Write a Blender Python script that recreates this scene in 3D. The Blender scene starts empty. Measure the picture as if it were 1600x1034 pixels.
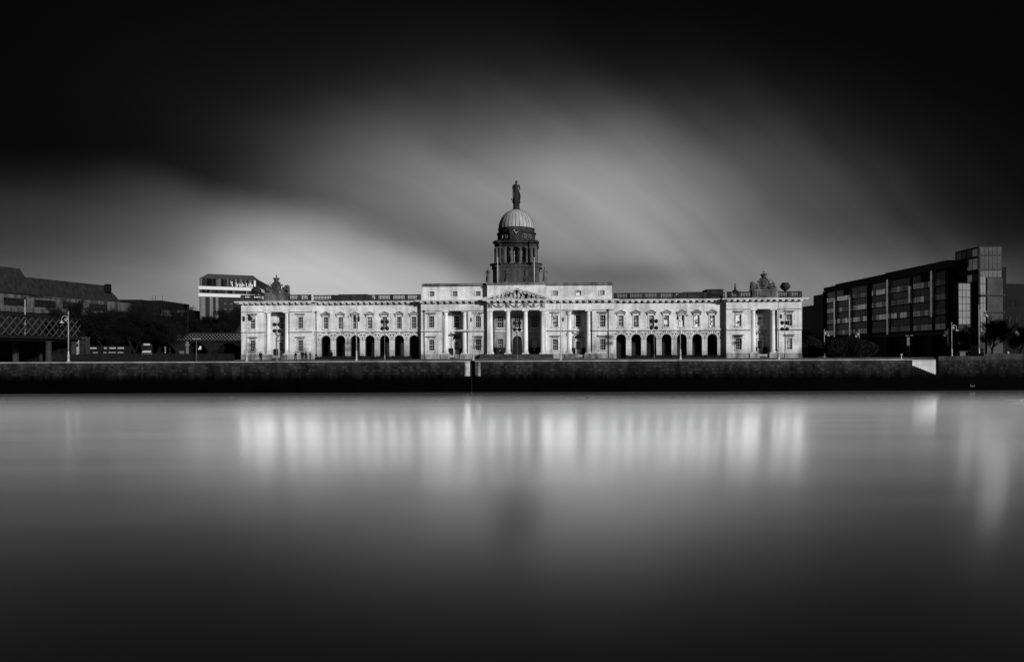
import bpy, math, random
from mathutils import Vector, Matrix
from mathutils.geometry import tessellate_polygon
random.seed(7)
R = math.radians
scene = bpy.context.scene
col = scene.collection
PI = math.pi

# ------------------------------------------------------------------ helpers
class MB:
    def __init__(s): s.v = []; s.f = []; s.sm = []
    def add(s, vs, fs, smooth=False):
        n = len(s.v); s.v += [tuple(p) for p in vs]
        for f in fs: s.f.append(tuple(i + n for i in f)); s.sm.append(smooth)
        return s
    def box(s, x0, x1, y0, y1, z0, z1):
        v = [(x0,y0,z0),(x1,y0,z0),(x1,y1,z0),(x0,y1,z0),(x0,y0,z1),(x1,y0,z1),(x1,y1,z1),(x0,y1,z1)]
        return s.add(v, [(0,3,2,1),(4,5,6,7),(0,1,5,4),(1,2,6,5),(2,3,7,6),(3,0,4,7)])
    def cbox(s, c, d, rz=0):
        cx, cy, cz = c; a, b, h = d[0]/2, d[1]/2, d[2]/2
        co, si = math.cos(rz), math.sin(rz); v = []
        for z in (-h, h):
            for x, y in ((-a,-b),(a,-b),(a,b),(-a,b)):
                v.append((cx + x*co - y*si, cy + x*si + y*co, cz + z))
        return s.add(v, [(0,3,2,1),(4,5,6,7),(0,1,5,4),(1,2,6,5),(2,3,7,6),(3,0,4,7)])
    def prism_y(s, poly, y0, y1):           # polygon in x,z pulled along y
        n = len(poly)
        v = [(x, y0, z) for x, z in poly] + [(x, y1, z) for x, z in poly]
        f = [tuple(range(n)), tuple(range(2*n-1, n-1, -1))]
        f += [(i, (i+1) % n, n + (i+1) % n, n + i) for i in range(n)]
        return s.add(v, f)
    def prism_z(s, poly, z0, z1):
        n = len(poly)
        v = [(x, y, z0) for x, y in poly] + [(x, y, z1) for x, y in poly]
        f = [tuple(range(n-1, -1, -1)), tuple(range(n, 2*n))]
        f += [(i, (i+1) % n, n + (i+1) % n, n + i) for i in range(n)]
        return s.add(v, f)
    def lathe(s, prof, c=(0,0,0), n=16, smooth=True, sx=1, sy=1):
        v = []; f = []
        for r, z in prof:
            for k in range(n):
                a = 2*PI*(k+.5)/n
                v.append((c[0]+r*sx*math.cos(a), c[1]+r*sy*math.sin(a), c[2]+z))
        m = len(prof)
        for i in range(m-1):
            for k in range(n):
                f.append((i*n+k, i*n+(k+1) % n, (i+1)*n+(k+1) % n, (i+1)*n+k))
        s.add(v, f, smooth)
        return s.add([v[k] for k in range(n)] + [v[(m-1)*n+k] for k in range(n)],
                     [tuple(range(n-1,-1,-1)), tuple(range(n, 2*n))])
    def tube(s, pts, rad, n=6, smooth=True):
        pts = [Vector(p) for p in pts]; v = []; f = []
        if not isinstance(rad, (list, tuple)): rad = [rad]*len(pts)
        for i, p in enumerate(pts):
            d = (pts[min(i+1, len(pts)-1)] - pts[max(i-1, 0)])
            if d.length < 1e-9: d = Vector((0,0,1))
            d.normalize()
            a = d.cross(Vector((0,0,1)) if abs(d.z) < .95 else Vector((1,0,0))).normalized(); b = d.cross(a)
            for k in range(n):
                t = 2*PI*k/n
                v.append(p + (a*math.cos(t) + b*math.sin(t))*rad[i])
        for i in range(len(pts)-1):
            for k in range(n):
                f.append((i*n+k, i*n+(k+1) % n, (i+1)*n+(k+1) % n, (i+1)*n+k))
        f.append(tuple(range(n-1,-1,-1))); f.append(tuple(range((len(pts)-1)*n, len(pts)*n)))
        return s.add(v, f, smooth)
    def ell(s, c, r, n=10, m=7, rot=None):
        v = []; f = []
        for i in range(m+1):
            t = PI*i/m
            for k in range(n):
                a = 2*PI*k/n
                p = Vector((r[0]*math.sin(t)*math.cos(a), r[1]*math.sin(t)*math.sin(a), r[2]*math.cos(t)))
                if rot: p = rot @ p
                v.append(p + Vector(c))
        for i in range(m):
            for k in range(n):
                f.append((i*n+k, (i+1)*n+k, (i+1)*n+(k+1) % n, i*n+(k+1) % n))
        return s.add(v, f, True)
    def beam(s, a, b, w, h, up=(0,0,1)):
        a, b = Vector(a), Vector(b); d = (b-a).normalized(); u = Vector(up)
        sd = d.cross(u).normalized(); u = sd.cross(d)
        v = []
        for p in (a, b):
            for x, z in ((-1,-1),(1,-1),(1,1),(-1,1)): v.append(p + sd*(x*w/2) + u*(z*h/2))
        return s.add(v, [(0,1,2,3),(7,6,5,4),(0,4,5,1),(1,5,6,2),(2,6,7,3),(3,7,4,0)])
    def panel(s, outer, holes, y, depth):   # wall face in x,z with holes and their reveals
        loops = [[Vector((x, z, 0)) for x, z in l] for l in [outer] + holes]
        flat = [p for l in loops for p in l]
        s.add([(p.x, y, p.y) for p in flat], [tuple(t) for t in tessellate_polygon(loops)])
        for h in holes:
            n = len(h)
            s.add([(x, y, z) for x, z in h] + [(x, y+depth, z) for x, z in h],
                  [(i, (i+1) % n, n+(i+1) % n, n+i) for i in range(n)])
        return s
    def mesh(s, name, mat):
        me = bpy.data.meshes.new(name)
        me.from_pydata(s.v, [], s.f)
        me.polygons.foreach_set('use_smooth', s.sm)
        if mat: me.materials.append(mat)
        me.update()
        return me
    def build(s, name, mat, parent=None, loc=None, rz=0):
        o = bpy.data.objects.new(name, s.mesh(name, mat)); col.objects.link(o)
        if parent: o.parent = parent
        if loc is not None: o.location = loc
        o.rotation_euler.z = rz
        return o

def obj(name, me, parent=None, loc=None, rz=0):
    o = bpy.data.objects.new(name, me); col.objects.link(o)
    if parent: o.parent = parent
    if loc is not None: o.location = loc
    o.rotation_euler.z = rz
    return o
def thing(name, label, cat, loc=(0,0,0), rz=0, group=None):
    o = bpy.data.objects.new(name, None); col.objects.link(o)
    o.location = loc; o.rotation_euler.z = rz; o.empty_display_size = .3
    return tag(o, label, cat, group)
def tag(o, label, cat, group=None, kind=None):
    o['label'] = label; o['category'] = cat
    if group: o['group'] = group
    if kind: o['kind'] = kind
    return o
def struct(o, label=None):
    o['kind'] = 'structure'
    if label: o['label'] = label
    return o
def copy_tree(o, parent=None):
    c = o.copy(); col.objects.link(c)
    if parent: c.parent = parent
    for ch in list(o.children): copy_tree(ch, c)
    return c
def rect(x0, x1, z0, z1): return [(x0,z0),(x1,z0),(x1,z1),(x0,z1)]
def arch(cx, r, z0, zs, n=14):
    return [(cx-r, z0), (cx+r, z0)] + [(cx + r*math.cos(PI*i/n), zs + r*math.sin(PI*i/n)) for i in range(n+1)]

# ------------------------------------------------------------------ materials
def newmat(name):
    m = bpy.data.materials.new(name); m.use_nodes = True
    nt = m.node_tree; b = nt.nodes['Principled BSDF']
    return m, nt, b
def N(nt, t, **kw):
    n = nt.nodes.new(t)
    for k, v in kw.items(): setattr(n, k, v)
    return n
def math_(nt, op, a, b=None, clamp=False):
    n = N(nt, 'ShaderNodeMath', operation=op, use_clamp=clamp)
    for i, x in enumerate((a, b)):
        if x is None: continue
        if isinstance(x, (int, float)): n.inputs[i].default_value = x
        else: nt.links.new(x, n.inputs[i])
    return n.outputs[0]
def ramp(nt, fac, p0, p1, v0=0., v1=1.):
    n = N(nt, 'ShaderNodeMapRange', clamp=True)
    nt.links.new(fac, n.inputs[0])
    for i, x in zip((1,2,3,4), (p0, p1, v0, v1)): n.inputs[i].default_value = x
    return n.outputs[0]
def noise(nt, vec, scale, detail=4, rough=.55, sc=(1,1,1)):
    mp = N(nt, 'ShaderNodeMapping'); mp.inputs['Scale'].default_value = sc
    nt.links.new(vec, mp.inputs['Vector'])
    n = N(nt, 'ShaderNodeTexNoise'); n.inputs['Scale'].default_value = scale
    n.inputs['Detail'].default_value = detail; n.inputs['Roughness'].default_value = rough
    nt.links.new(mp.outputs[0], n.inputs['Vector'])
    return n.outputs['Fac']
def setcol(nt, b, val, rough=.8):
    c = N(nt, 'ShaderNodeCombineColor')
    for i in range(3): nt.links.new(val, c.inputs[i])
    nt.links.new(c.outputs[0], b.inputs['Base Color'])
    b.inputs['Roughness'].default_value = rough
def bump(nt, b, h, strength=.3, dist=.05):
    n = N(nt, 'ShaderNodeBump'); n.inputs['Strength'].default_value = strength; n.inputs['Distance'].default_value = dist
    nt.links.new(h, n.inputs['Height']); nt.links.new(n.outputs[0], b.inputs['Normal'])

def stone(name, base, blotch=.35, streak=.35, low=None, brick=(1.1,.42), jointdark=.25, rough=.85):
    m, nt, b = newmat(name)
    g = N(nt, 'ShaderNodeNewGeometry'); pos = g.outputs['Position']
    sp = N(nt, 'ShaderNodeSeparateXYZ'); nt.links.new(pos, sp.inputs[0])
    n1 = noise(nt, pos, .35, 5)
    n2 = noise(nt, pos, 1.0, 5, .6, (1.3, 1.3, .16))
    n3 = noise(nt, pos, 6, 4)
    v = math_(nt, 'MULTIPLY', ramp(nt, n1, .35, .6, 1-blotch, 1.05), ramp(nt, n2, .38, .56, 1-streak, 1.03))
    v = math_(nt, 'MULTIPLY', v, ramp(nt, n3, .3, .7, .93, 1.06))
    if brick:
        cb = N(nt, 'ShaderNodeCombineXYZ')
        nt.links.new(math_(nt, 'ADD', sp.outputs[0], math_(nt, 'MULTIPLY', sp.outputs[1], .9)), cb.inputs[0]); nt.links.new(sp.outputs[2], cb.inputs[1])
        bt = N(nt, 'ShaderNodeTexBrick'); nt.links.new(cb.outputs[0], bt.inputs['Vector'])
        bt.inputs['Color1'].default_value = (1,1,1,1); bt.inputs['Color2'].default_value = (.84,.84,.84,1)
        k = 1-jointdark; bt.inputs['Mortar'].default_value = (k,k,k,1)
        bt.inputs['Scale'].default_value = 1; bt.inputs['Mortar Size'].default_value = .02
        bt.inputs['Brick Width'].default_value = brick[0]; bt.inputs['Row Height'].default_value = brick[1]
        v = math_(nt, 'MULTIPLY', v, bt.outputs['Color'])
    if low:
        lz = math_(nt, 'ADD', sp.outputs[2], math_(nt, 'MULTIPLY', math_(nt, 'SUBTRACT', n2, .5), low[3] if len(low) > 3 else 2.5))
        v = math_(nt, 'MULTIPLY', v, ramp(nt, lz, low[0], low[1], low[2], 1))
    setcol(nt, b, math_(nt, 'MULTIPLY', v, base), rough)
    b.inputs['Specular IOR Level'].default_value = .12 if base > .3 else .02
    bump(nt, b, n3, .25, .04)
    return m
def plain(name, base, rough=.6, var=.3, scale=2., metal=0, spec=.5):
    m, nt, b = newmat(name)
    g = N(nt, 'ShaderNodeNewGeometry')
    n = noise(nt, g.outputs['Position'], scale, 5)
    setcol(nt, b, math_(nt, 'MULTIPLY', ramp(nt, n, .3, .7, 1-var, 1+var), base), rough)
    b.inputs['Metallic'].default_value = metal
    b.inputs['Specular IOR Level'].default_value = spec if base > .3 else min(spec, .04)
    return m
def glass(name, base=.01, rough=.06, spec=.5, patch=None, scale=1.5, tilt=0):
    m, nt, b = newmat(name)
    g = N(nt, 'ShaderNodeNewGeometry')
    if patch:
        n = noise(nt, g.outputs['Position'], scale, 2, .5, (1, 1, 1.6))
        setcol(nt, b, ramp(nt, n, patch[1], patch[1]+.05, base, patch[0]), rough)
    else:
        n = noise(nt, g.outputs['Position'], scale, 2)
        setcol(nt, b, ramp(nt, n, .35, .65, base*.5, base*1.5), rough)
    b.inputs['Specular IOR Level'].default_value = spec
    return m

def skyglass(name, refl, rough=.12):
    m, nt, b = newmat(name)
    g = N(nt, 'ShaderNodeNewGeometry')
    n = noise(nt, g.outputs['Position'], .6, 2)
    setcol(nt, b, ramp(nt, n, .3, .7, refl*.75, refl*1.2), rough)
    b.inputs['Metallic'].default_value = 1
    return m
M = {}
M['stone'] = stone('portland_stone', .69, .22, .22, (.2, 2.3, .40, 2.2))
M['stone_trim'] = stone('carved_portland_stone', .62, .3, .3, (.2, 2.3, .45, 1.8), None)
M['stone_col'] = stone('column_stone', .68, .15, .22, (.8, 2.6, .6, 1.5), None)
M['stone_dirty'] = stone('weathered_stone', .17, .6, .5, None, None)
M['stone_bal'] = stone('lichen_dark_stone', .042, .5, .5, None, None)
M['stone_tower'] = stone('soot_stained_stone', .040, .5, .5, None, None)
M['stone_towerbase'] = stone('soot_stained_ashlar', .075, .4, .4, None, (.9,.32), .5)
M['stone_base'] = stone('plinth_stone', .33, .65, .5, None, (1.2,.5), .4)
M['stone_steps'] = stone('granite_steps', .07, .5, .4, None, (1.4,.17), .5)
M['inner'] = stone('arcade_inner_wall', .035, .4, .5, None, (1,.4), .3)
M['roof'] = plain('lead_roof', .04, .6)
M['white'] = plain('white_sash_paint', .42, .5, .15)
M['shade_trim'] = stone('portico_trim_painted_shade', .24, .3, .3, None, None)  # window frames darkened to put the portico's shade into their colour
M['joint_shade'] = stone('rusticated_joint_and_shade', .10, .3, .3, None, None)
M['hood'] = stone('weathered_hood_stone', .30, .55, .4, None, None)
M['pane'] = glass('dark_glass', .010, .05, .45)
M['pane_grey'] = glass('glass_with_painted_grey_sky', .16, .12, .5, (.30, .48), 1.2)  # these three paint sky reflections into the pane colour as pale patches
M['pane_half'] = glass('glass_with_painted_faint_sky', .02, .1, .5, (.33, .53), .9)
M['pane_bright'] = glass('glass_with_painted_bright_sky', .03, .12, .5, (.95, .45), 1.3)
M['iron'] = plain('black_iron', .015, .5)
M['iron_pale'] = plain('pale_painted_iron', .34, .5, .25, 3)
M['dark'] = plain('black_paint', .008, .6)
M['twig'] = plain('dark_bark', .008, .9)
M['hedge'] = plain('dark_evergreen_leaf', .012, .9)
# ribbed dome copper
m, nt, b = newmat('weathered_copper'); M['copper'] = m
g = N(nt, 'ShaderNodeNewGeometry')
setcol(nt, b, ramp(nt, noise(nt, g.outputs['Position'], .8, 6, .6, (1,1,.4)), .35, .65, .25, .38), .65)
m.node_tree.nodes['Principled BSDF'].inputs['Specular IOR Level'].default_value = .1

# ------------------------------------------------------------------ camera
cam_d = bpy.data.cameras.new('camera'); cam = bpy.data.objects.new('camera', cam_d); col.objects.link(cam)
cam.matrix_world = Matrix.Translation((0,0,1.5)) @ Matrix.Rotation(R(90),4,'X') @ Matrix.Rotation(R(-.2),4,'Z')
cam_d.sensor_width = 36; cam_d.lens = 22.5; cam_d.shift_y = 32.5/1600
cam_d.clip_start = .5; cam_d.clip_end = 8000
scene.camera = cam

# ------------------------------------------------------------------ the long pale building
BX, BY = 1.0, 131.0
hall = thing('government_building', 'long pale stone neoclassical building with colonnaded portico and domed clock tower on the quay', 'building', (BX, BY, 0), R(-2.2))
YW, YP = .5, -.6                 # wing plane, projecting plane
ZE, ZF, ZC = 9.93, 11.35, 12.05  # soffit of the entablature, top of the frieze, top of the cornice
HC, PI0, PI1 = 19.63, 42.2, 57.1 # half width of the centre block, pavilion edges

# windows ----------------------------------------------------------
WIN = {}
def win_meshes(w, h, style, cols=3, rows=4):
    key = (w, h, style)
    if key in WIN: return WIN[key]
    f = MB(); t = .17; p = .09
    for x0, x1, z0, z1 in ((-w/2-t, -w/2, 0, h), (w/2, w/2+t, 0, h), (-w/2-t, w/2+t, h, h+t)): f.box(x0, x1, -p, .02, z0, z1)
    s = .038
    bw = .05
    arc = f; f = sa = MB()
    for x in (-w/2+bw/2, w/2-bw/2): f.box(x-bw/2, x+bw/2, .16, .22, 0, h)
    for z in (0, h-bw): f.box(-w/2+bw, w/2-bw, .16, .22, z, z+bw)
    f.box(-w/2+bw, w/2-bw, .15, .23, h/2-.045, h/2+.045)
    for i in range(1, cols):
        x = -w/2 + w*i/cols; f.box(x-s/2, x+s/2, .17, .215, bw, h-bw)
    for j in range(1, rows):
        if rows % 2 == 0 and j == rows//2: continue
        z = h*j/rows; f.box(-w/2+bw, w/2-bw, .175, .21, z-s/2, z+s/2)
    f = arc
    si = MB().box(-w/2-t-.1, w/2+t+.1, -.2, .0, -.18, 0) if style != 'attic' else MB().box(-w/2-t, w/2+t, -.14, .0, -.12, 0)
    hd = MB()
    top = h + t
    if style == 'flat':
        hd.box(-w/2-t, w/2+t, -.08, 0, top, top+.32).box(-w/2-t-.16, w/2+t+.16, -.24, 0, top+.32, top+.42).box(-w/2-t-.28, w/2+t+.28, -.38, 0, top+.42, top+.56)
    elif style == 'pediment':
        a = w/2+t+.26
        for sx in (-1, 1): hd.box(sx*(w/2+t+.09)-.09, sx*(w/2+t+.09)+.09, -.2, 0, top-.15, top+.28)
        hd.box(-a, a, -.32, 0, top+.28, top+.40)
        hd.prism_y([(-a+.1, top+.40), (a-.1, top+.40), (0, top+.40+.42)], -.14, 0)
        for sx in (-1, 1):
            hd.prism_y([(sx*(a+.05), top+.40), (sx*(a+.05), top+.52), (0, top+1.0), (0, top+.86)][::sx], -.33+.004*sx, 0)
    WIN[key] = (f.mesh('window', M['shade_trim'] if style == 'plain' else M['stone_trim']), si.mesh('sill', M['stone_trim']), hd.mesh('hood', M['hood']) if hd.v else None, {}, sa.mesh('sash', M['white']))
    return WIN[key]
def window(x, y, z, w, h, style, pane='pane', rows=4, parent=None):
    fm, sm, hm, panes, sash = win_meshes(w, h, style, 3, rows)
    if pane not in panes: panes[pane] = MB().box(-w/2, w/2, .225, .24, 0, h).mesh('pane', M[pane])
    o = obj('window', fm, parent or hall, (x, y, z))
    obj('pane', panes[pane], o); obj('sash', sash, o); obj('sill', sm, o)
    if hm: obj('hood', hm, o)
    return o

# columns ------------------------------------------------------------
def column_mesh(r, h, mat, n=20):
    c = MB()
    c.box(-r*1.35, r*1.35, -r*1.35, r*1.35, 0, .2)
    c.lathe([(r*1.3,.2),(r*1.34,.3),(r*1.15,.38),(r*1.2,.44),(r,.52)] + [(r*(1-.16*(t**1.7)), .52+(h-1.3)*t) for t in [i/8 for i in range(9)]] +
            [(r*.92,h-.74),(r*.84,h-.70),(r*.84,h-.42),(r*1.0,h-.36),(r*1.16,h-.22)], n=n)
    c.box(-r*1.26, r*1.26, -r*1.26, r*1.26, h-.22, h)
    return c.mesh('column', mat)
colP = column_mesh(.52, ZE-1.05, M['stone_col'])
colR = column_mesh(.50, ZE-1.05, M['stone_col'])

# a deep recess with two columns, side walls, ceiling and back wall
def recess(c, half, yf, depth, wallmb, floor=.85):
    yb = yf+depth
    wallmb.add([(c-half,yf,floor),(c-half,yb,floor),(c-half,yb,ZE),(c-half,yf,ZE)], [(0,1,2,3)])
    wallmb.add([(c+half,yf,floor),(c+half,yb,floor),(c+half,yb,ZE),(c+half,yf,ZE)], [(0,1,2,3)])
    wallmb.add([(c-half,yf,ZE),(c+half,yf,ZE),(c+half,yb,ZE),(c-half,yb,ZE)], [(0,1,2,3)])
    wallmb.add([(c-half,yf,floor),(c+half,yf,floor),(c+half,yb,floor),(c-half,yb,floor)], [(0,1,2,3)])

RD = 2.4
WF, HF = 1.1, 2.35               # main window size
walls = []
def block_wall(x0, x1, holes, y, zt=ZF, depth=.26):
    w = MB(); w.panel(rect(x0, x1, 0, zt), holes, y, depth)
    for x in (x0, x1): w.add([(x,y,0),(x,y+22,0),(x,y+22,zt),(x,y,zt)], [(0,1,2,3)])
    w.add([(x0,y+22,0),(x1,y+22,0),(x1,y+22,zt),(x0,y+22,zt)], [(0,1,2,3)])
    return w
def wrect(x, z, w=WF, h=HF): return rect(x-w/2, x+w/2, z, z+h)

def bay_fill(c, w, arched_open):
    """back wall of a columned recess: upper window, carved swag, arched doorway below"""
    yb = YP+RD
    back = MB()
    dz, dr = 3.35, .84
    holes = [wrect(c, 6.55, 1.15, 2.45)]
    holes += [wrect(c, 1.9, 1.0, 1.75)]
    if arched_open:
        n = 12; holes.append([(c + dr*math.cos(PI*i/n), 4.15 + dr*math.sin(PI*i/n)) for i in range(n+1)])
    back.panel(rect(c-2.65, c+2.65, .85, ZE), holes, yb, .26)
    back.build('recess_wall', M['stone'], hall)
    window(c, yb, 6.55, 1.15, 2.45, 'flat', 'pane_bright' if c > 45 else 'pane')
    window(c, yb, 1.9, 1.0, 1.75, 'attic', 'pane' , 4)
    d = MB()
    d.box(c-1.3, c+1.3, yb-.06, yb, 5.6, 5.75)
    d.tube([(c-1.2,yb-.1,5.45),(c-.6,yb-.14,5.2),(c,yb-.16,5.12),(c+.6,yb-.14,5.2),(c+1.2,yb-.1,5.45)], .1)
    d.ell((c,yb-.15,5.35),(.28,.18,.36))
    n = 12
    for i in range(n):
        a0, a1 = PI*i/n+.01, PI*(i+1)/n-.01
        d.prism_y([(c+.92*math.cos(a0),4.15+.92*math.sin(a0)),(c+1.14*math.cos(a0),4.15+1.14*math.sin(a0)),(c+1.14*math.cos(a1),4.15+1.14*math.sin(a1)),(c+.92*math.cos(a1),4.15+.92*math.sin(a1))], yb-.09, yb)
    for sx in (-1,1): d.box(c+sx*1.03-.11, c+sx*1.03+.11, yb-.09, yb, .9, 4.1)
    d.box(c-.9, c+.9, yb-.07, yb, 3.85, 4.06)
    d.build('doorway_surround', M['hood'], hall)
    if arched_open: MB().prism_y(arch(c, .84, 4.12, 4.15), yb+.22, yb+.26).build('fanlight', M['pane'], hall)
    for q0, q1 in ((-1.45,-.62),(.62,1.45)): MB().box(c+q0, c+q1, yb-.35, yb-.05, .86, 2.3).build('dark_panelling', M['iron'], hall)
    for sx in (-1, 1):
        obj('column', colR, hall, (c+sx*1.95, YP+.62, 1.05))
        MB().box(c+sx*1.95-.95, c+sx*1.95+.95, YP-.35, YP+1.35, 0, 1.05).build('pedestal', M['stone_base'], hall)
    st = MB()
    for i in range(4): st.box(c-.99, c+.99, YP-.35+i*.3, YP+1.3, i*.21+.001*i, (i+1)*.21)
    st.build('doorstep', M['stone_steps'], hall)

# pavilions
for sx in (-1, 1):
    c = sx*49.65
    holes = [rect(c-2.65, c+2.65, .85, ZE)] + [wrect(c+d, z) for d in (-5,5) for z in (6.5,)] + [wrect(c+d, 1.8, WF, 2.25) for d in (-5,5)]
    w = block_wall(sx*49.65-7.45, sx*49.65+7.45, holes, YP)
    recess(c, 2.65, YP, RD, w)
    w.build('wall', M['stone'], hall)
    for d in (-5, 5):
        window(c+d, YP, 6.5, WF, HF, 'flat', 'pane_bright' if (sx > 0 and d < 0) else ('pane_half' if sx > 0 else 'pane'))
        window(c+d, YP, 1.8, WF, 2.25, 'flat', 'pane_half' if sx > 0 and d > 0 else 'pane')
    bay_fill(c, 2.65, False)
# centre block
holes = [rect(-5.95, 5.95, .85, ZE)]
for c in (-12.65, 12.65):
    holes += [rect(c-2.65, c+2.65, .85, ZE)]
    for d in (-4.8, 4.8): holes += [wrect(c+d, 6.5), wrect(c+d, 1.8, WF, 2.25)]
w = block_wall(-HC, HC, holes, YP)
for c in (-12.65, 12.65): recess(c, 2.65, YP, RD, w)
PD = 3.5
recess(0, 5.95, YP, PD, w)
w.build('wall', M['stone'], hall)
for c in (-12.65, 12.65):
    for d in (-4.8, 4.8):
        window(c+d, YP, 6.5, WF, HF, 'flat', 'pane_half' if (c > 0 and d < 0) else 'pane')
        window(c+d, YP, 1.8, WF, 2.25, 'flat', 'pane')
    bay_fill(c, 2.65, True)
# portico back wall
yb = YP+PD
pb = MB(); ph = []
for x in (-3.55, 0, 3.55): ph += [wrect(x, 6.55, 1.3, 2.45)]
for x in (-3.55, 3.55): ph += [wrect(x, 1.9, 1.1, 2.25)]
ph += [arch(0, .95, .86, 3.9)]
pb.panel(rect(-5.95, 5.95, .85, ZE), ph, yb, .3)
pb.build('portico_back_wall', stone('portico_wall_painted_shade', .36, .3, .3, (.8, 3.6, .2, 2)), hall)  # stone darkened so the portico's shade is part of its colour
for x in (-3.55, 0, 3.55): window(x, yb, 6.55, 1.3, 2.45, 'plain')
for x in (-3.55, 3.55): window(x, yb, 1.9, 1.1, 2.25, 'plain')
d_ = MB().box(-.95, .95, yb+.2, yb+.28, .86, 3.9).prism_y(arch(0,.95,3.9,3.9), yb+.24, yb+.28)
for z in (1.2, 2.2, 3.1): d_.box(-.8,-.1,yb+.16,yb+.2,z,z+.7).box(.1,.8,yb+.16,yb+.2,z,z+.7)
d_.build('main_door', M['iron'], hall)
MB().box(-5.9, 5.9, yb-.12, yb, 5.75, 5.98).build('string_course', M['stone_trim'], hall)
for x in (-4.6,-2.5,2.5,4.6): MB().box(x-.9, x+.9, yb-.3, yb-.1, .86, 2.4).build('dark_panelling', M['iron'], hall)
# portico proper
PX = (-5.33, -1.78, 1.78, 5.33); PY = YP-.43
for x in PX:
    obj('column', colP, hall, (x, PY, 1.05))
    MB().box(x-.8, x+.8, PY-.8, PY+.8, .0, 1.05).build('pedestal', M['stone_base'], hall)
st = MB()
for i in range(6): st.box(-7.4, 7.4, PY-2.9+i*.38, YP-.01, i*.17 if i else 0, (i+1)*.17)
st.build('portico_steps', M['stone_steps'], hall)
for sx in (-1, 1):
    x0, x1 = sorted((sx*5.5, sx*5.95)); MB().box(x0, x1, PY-.48, YP, 0, ZE).build('portico_side_pier', M['stone'], hall)
e = MB().box(-5.95, 5.95, PY-.52, YP, ZE, ZF)
e.box(-6.02, 6.02, PY-.6, YP, ZE+.42, ZE+.5)
e.build('entablature', M['stone'], hall)
fr = MB()
for x in PX:
    fr.box(x-.42, x+.42, PY-.66, PY-.52, ZE+.5, ZF-.02)
    fr.ell((x, PY-.72, ZE+1.0), (.27,.16,.36))
    for s_ in (-1,1): fr.tube([(x+s_*.2,PY-.72,ZE+1.2),(x+s_*.42,PY-.72,ZE+1.32)], [.09,.04])
for a, b_ in zip(PX[:-1], PX[1:]):
    m_ = (a+b_)/2
    fr.ell((m_, PY-.6, ZE+1.05), (.3,.14,.3)); fr.ell((m_, PY-.72, ZE+1.05), (.1,.1,.1))
    pts = [(a+.45+(b_-a-.9)*t, PY-.62, ZE+1.28-.66*math.sin(PI*t)**.8) for t in [i/14 for i in range(15)]]
    fr.tube(pts, [.06+.09*math.sin(PI*i/14) for i in range(15)])
fr.build('frieze_garland', M['hood'], hall)

# cornices with modillions
def cornice(x0, x1, y, dz=0., el=True, er=True, side=(True, True)):
    p = .95
    a, b_ = (x0-p if el else x0), (x1+p if er else x1)
    c = MB()
    c.box(x0-(.22 if el else 0), x1+(.22 if er else 0), y-.22, y+1, ZF+dz, ZF+.16+dz)
    c.box(a, b_, y-p, y+1.5, ZF+.42+dz, ZF+.58+dz)
    c.box(a-(.1 if el else 0), b_+(.1 if er else 0), y-p-.1, y+1.5, ZF+.58+dz, ZC+dz)
    n = max(2, round((x1-x0)/1.19)); L = (x1-x0-.6)/ (n-1)
    for i in range(n):
        x = x0+.3+i*L
        c.box(x-.31, x+.31, y-p+.1, y, ZF+.162+dz, ZF+.418+dz)
    c.build('cornice', M['stone_trim'], hall)
cornice(-PI1, -PI0, YP, 0)
cornice(PI0, PI1, YP, 0)
cornice(-PI0, -HC, YW, -.006, False, False)
cornice(HC, PI0, YW, -.006, False, False)
cornice(-HC, -6.0, YP, .003, True, False)
cornice(6.0, HC, YP, .003, False, True)
cornice(-5.95, 5.95, PY-.52, .008)
# small mouldings; dark strips under them paint in their shadow line
mo = []
def strip(x0, x1, y, z0, z1, p, name='string_course', mat='stone_trim'):
    MB().box(x0, x1, y-p, y+.02, z0, z1).build(name, M[mat], hall)
for sx in (-1, 1):
    for a, b_ in ((49.65-7.45, 49.65-2.65), (49.65+2.65, 49.65+7.45), (HC-7.0+.02, 5.97), (12.65+2.65, HC)):
        x0, x1 = sorted((sx*a, sx*b_))
        strip(x0-.004, x1+.004, YP, 5.74, 6.02, .16); strip(x0, x1, YP, 5.58, 5.735, .05, 'painted_shade_line', 'joint_shade')
        strip(x0, x1, YP, ZE+.0, ZE+.1, .1, 'architrave'); strip(x0, x1, YP, ZE-.11, ZE-.004, .04, 'painted_shade_line', 'joint_shade')
        strip(x0, x1, YP, 0, 1.05, .12, 'plinth', 'stone_base')
    x0, x1 = sorted((sx*HC, sx*PI0))
    strip(x0, x1, YW, 5.76, 6.02, .18); strip(x0, x1, YW, 5.68, 5.755, .1, 'painted_shade_line', 'joint_shade')
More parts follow.
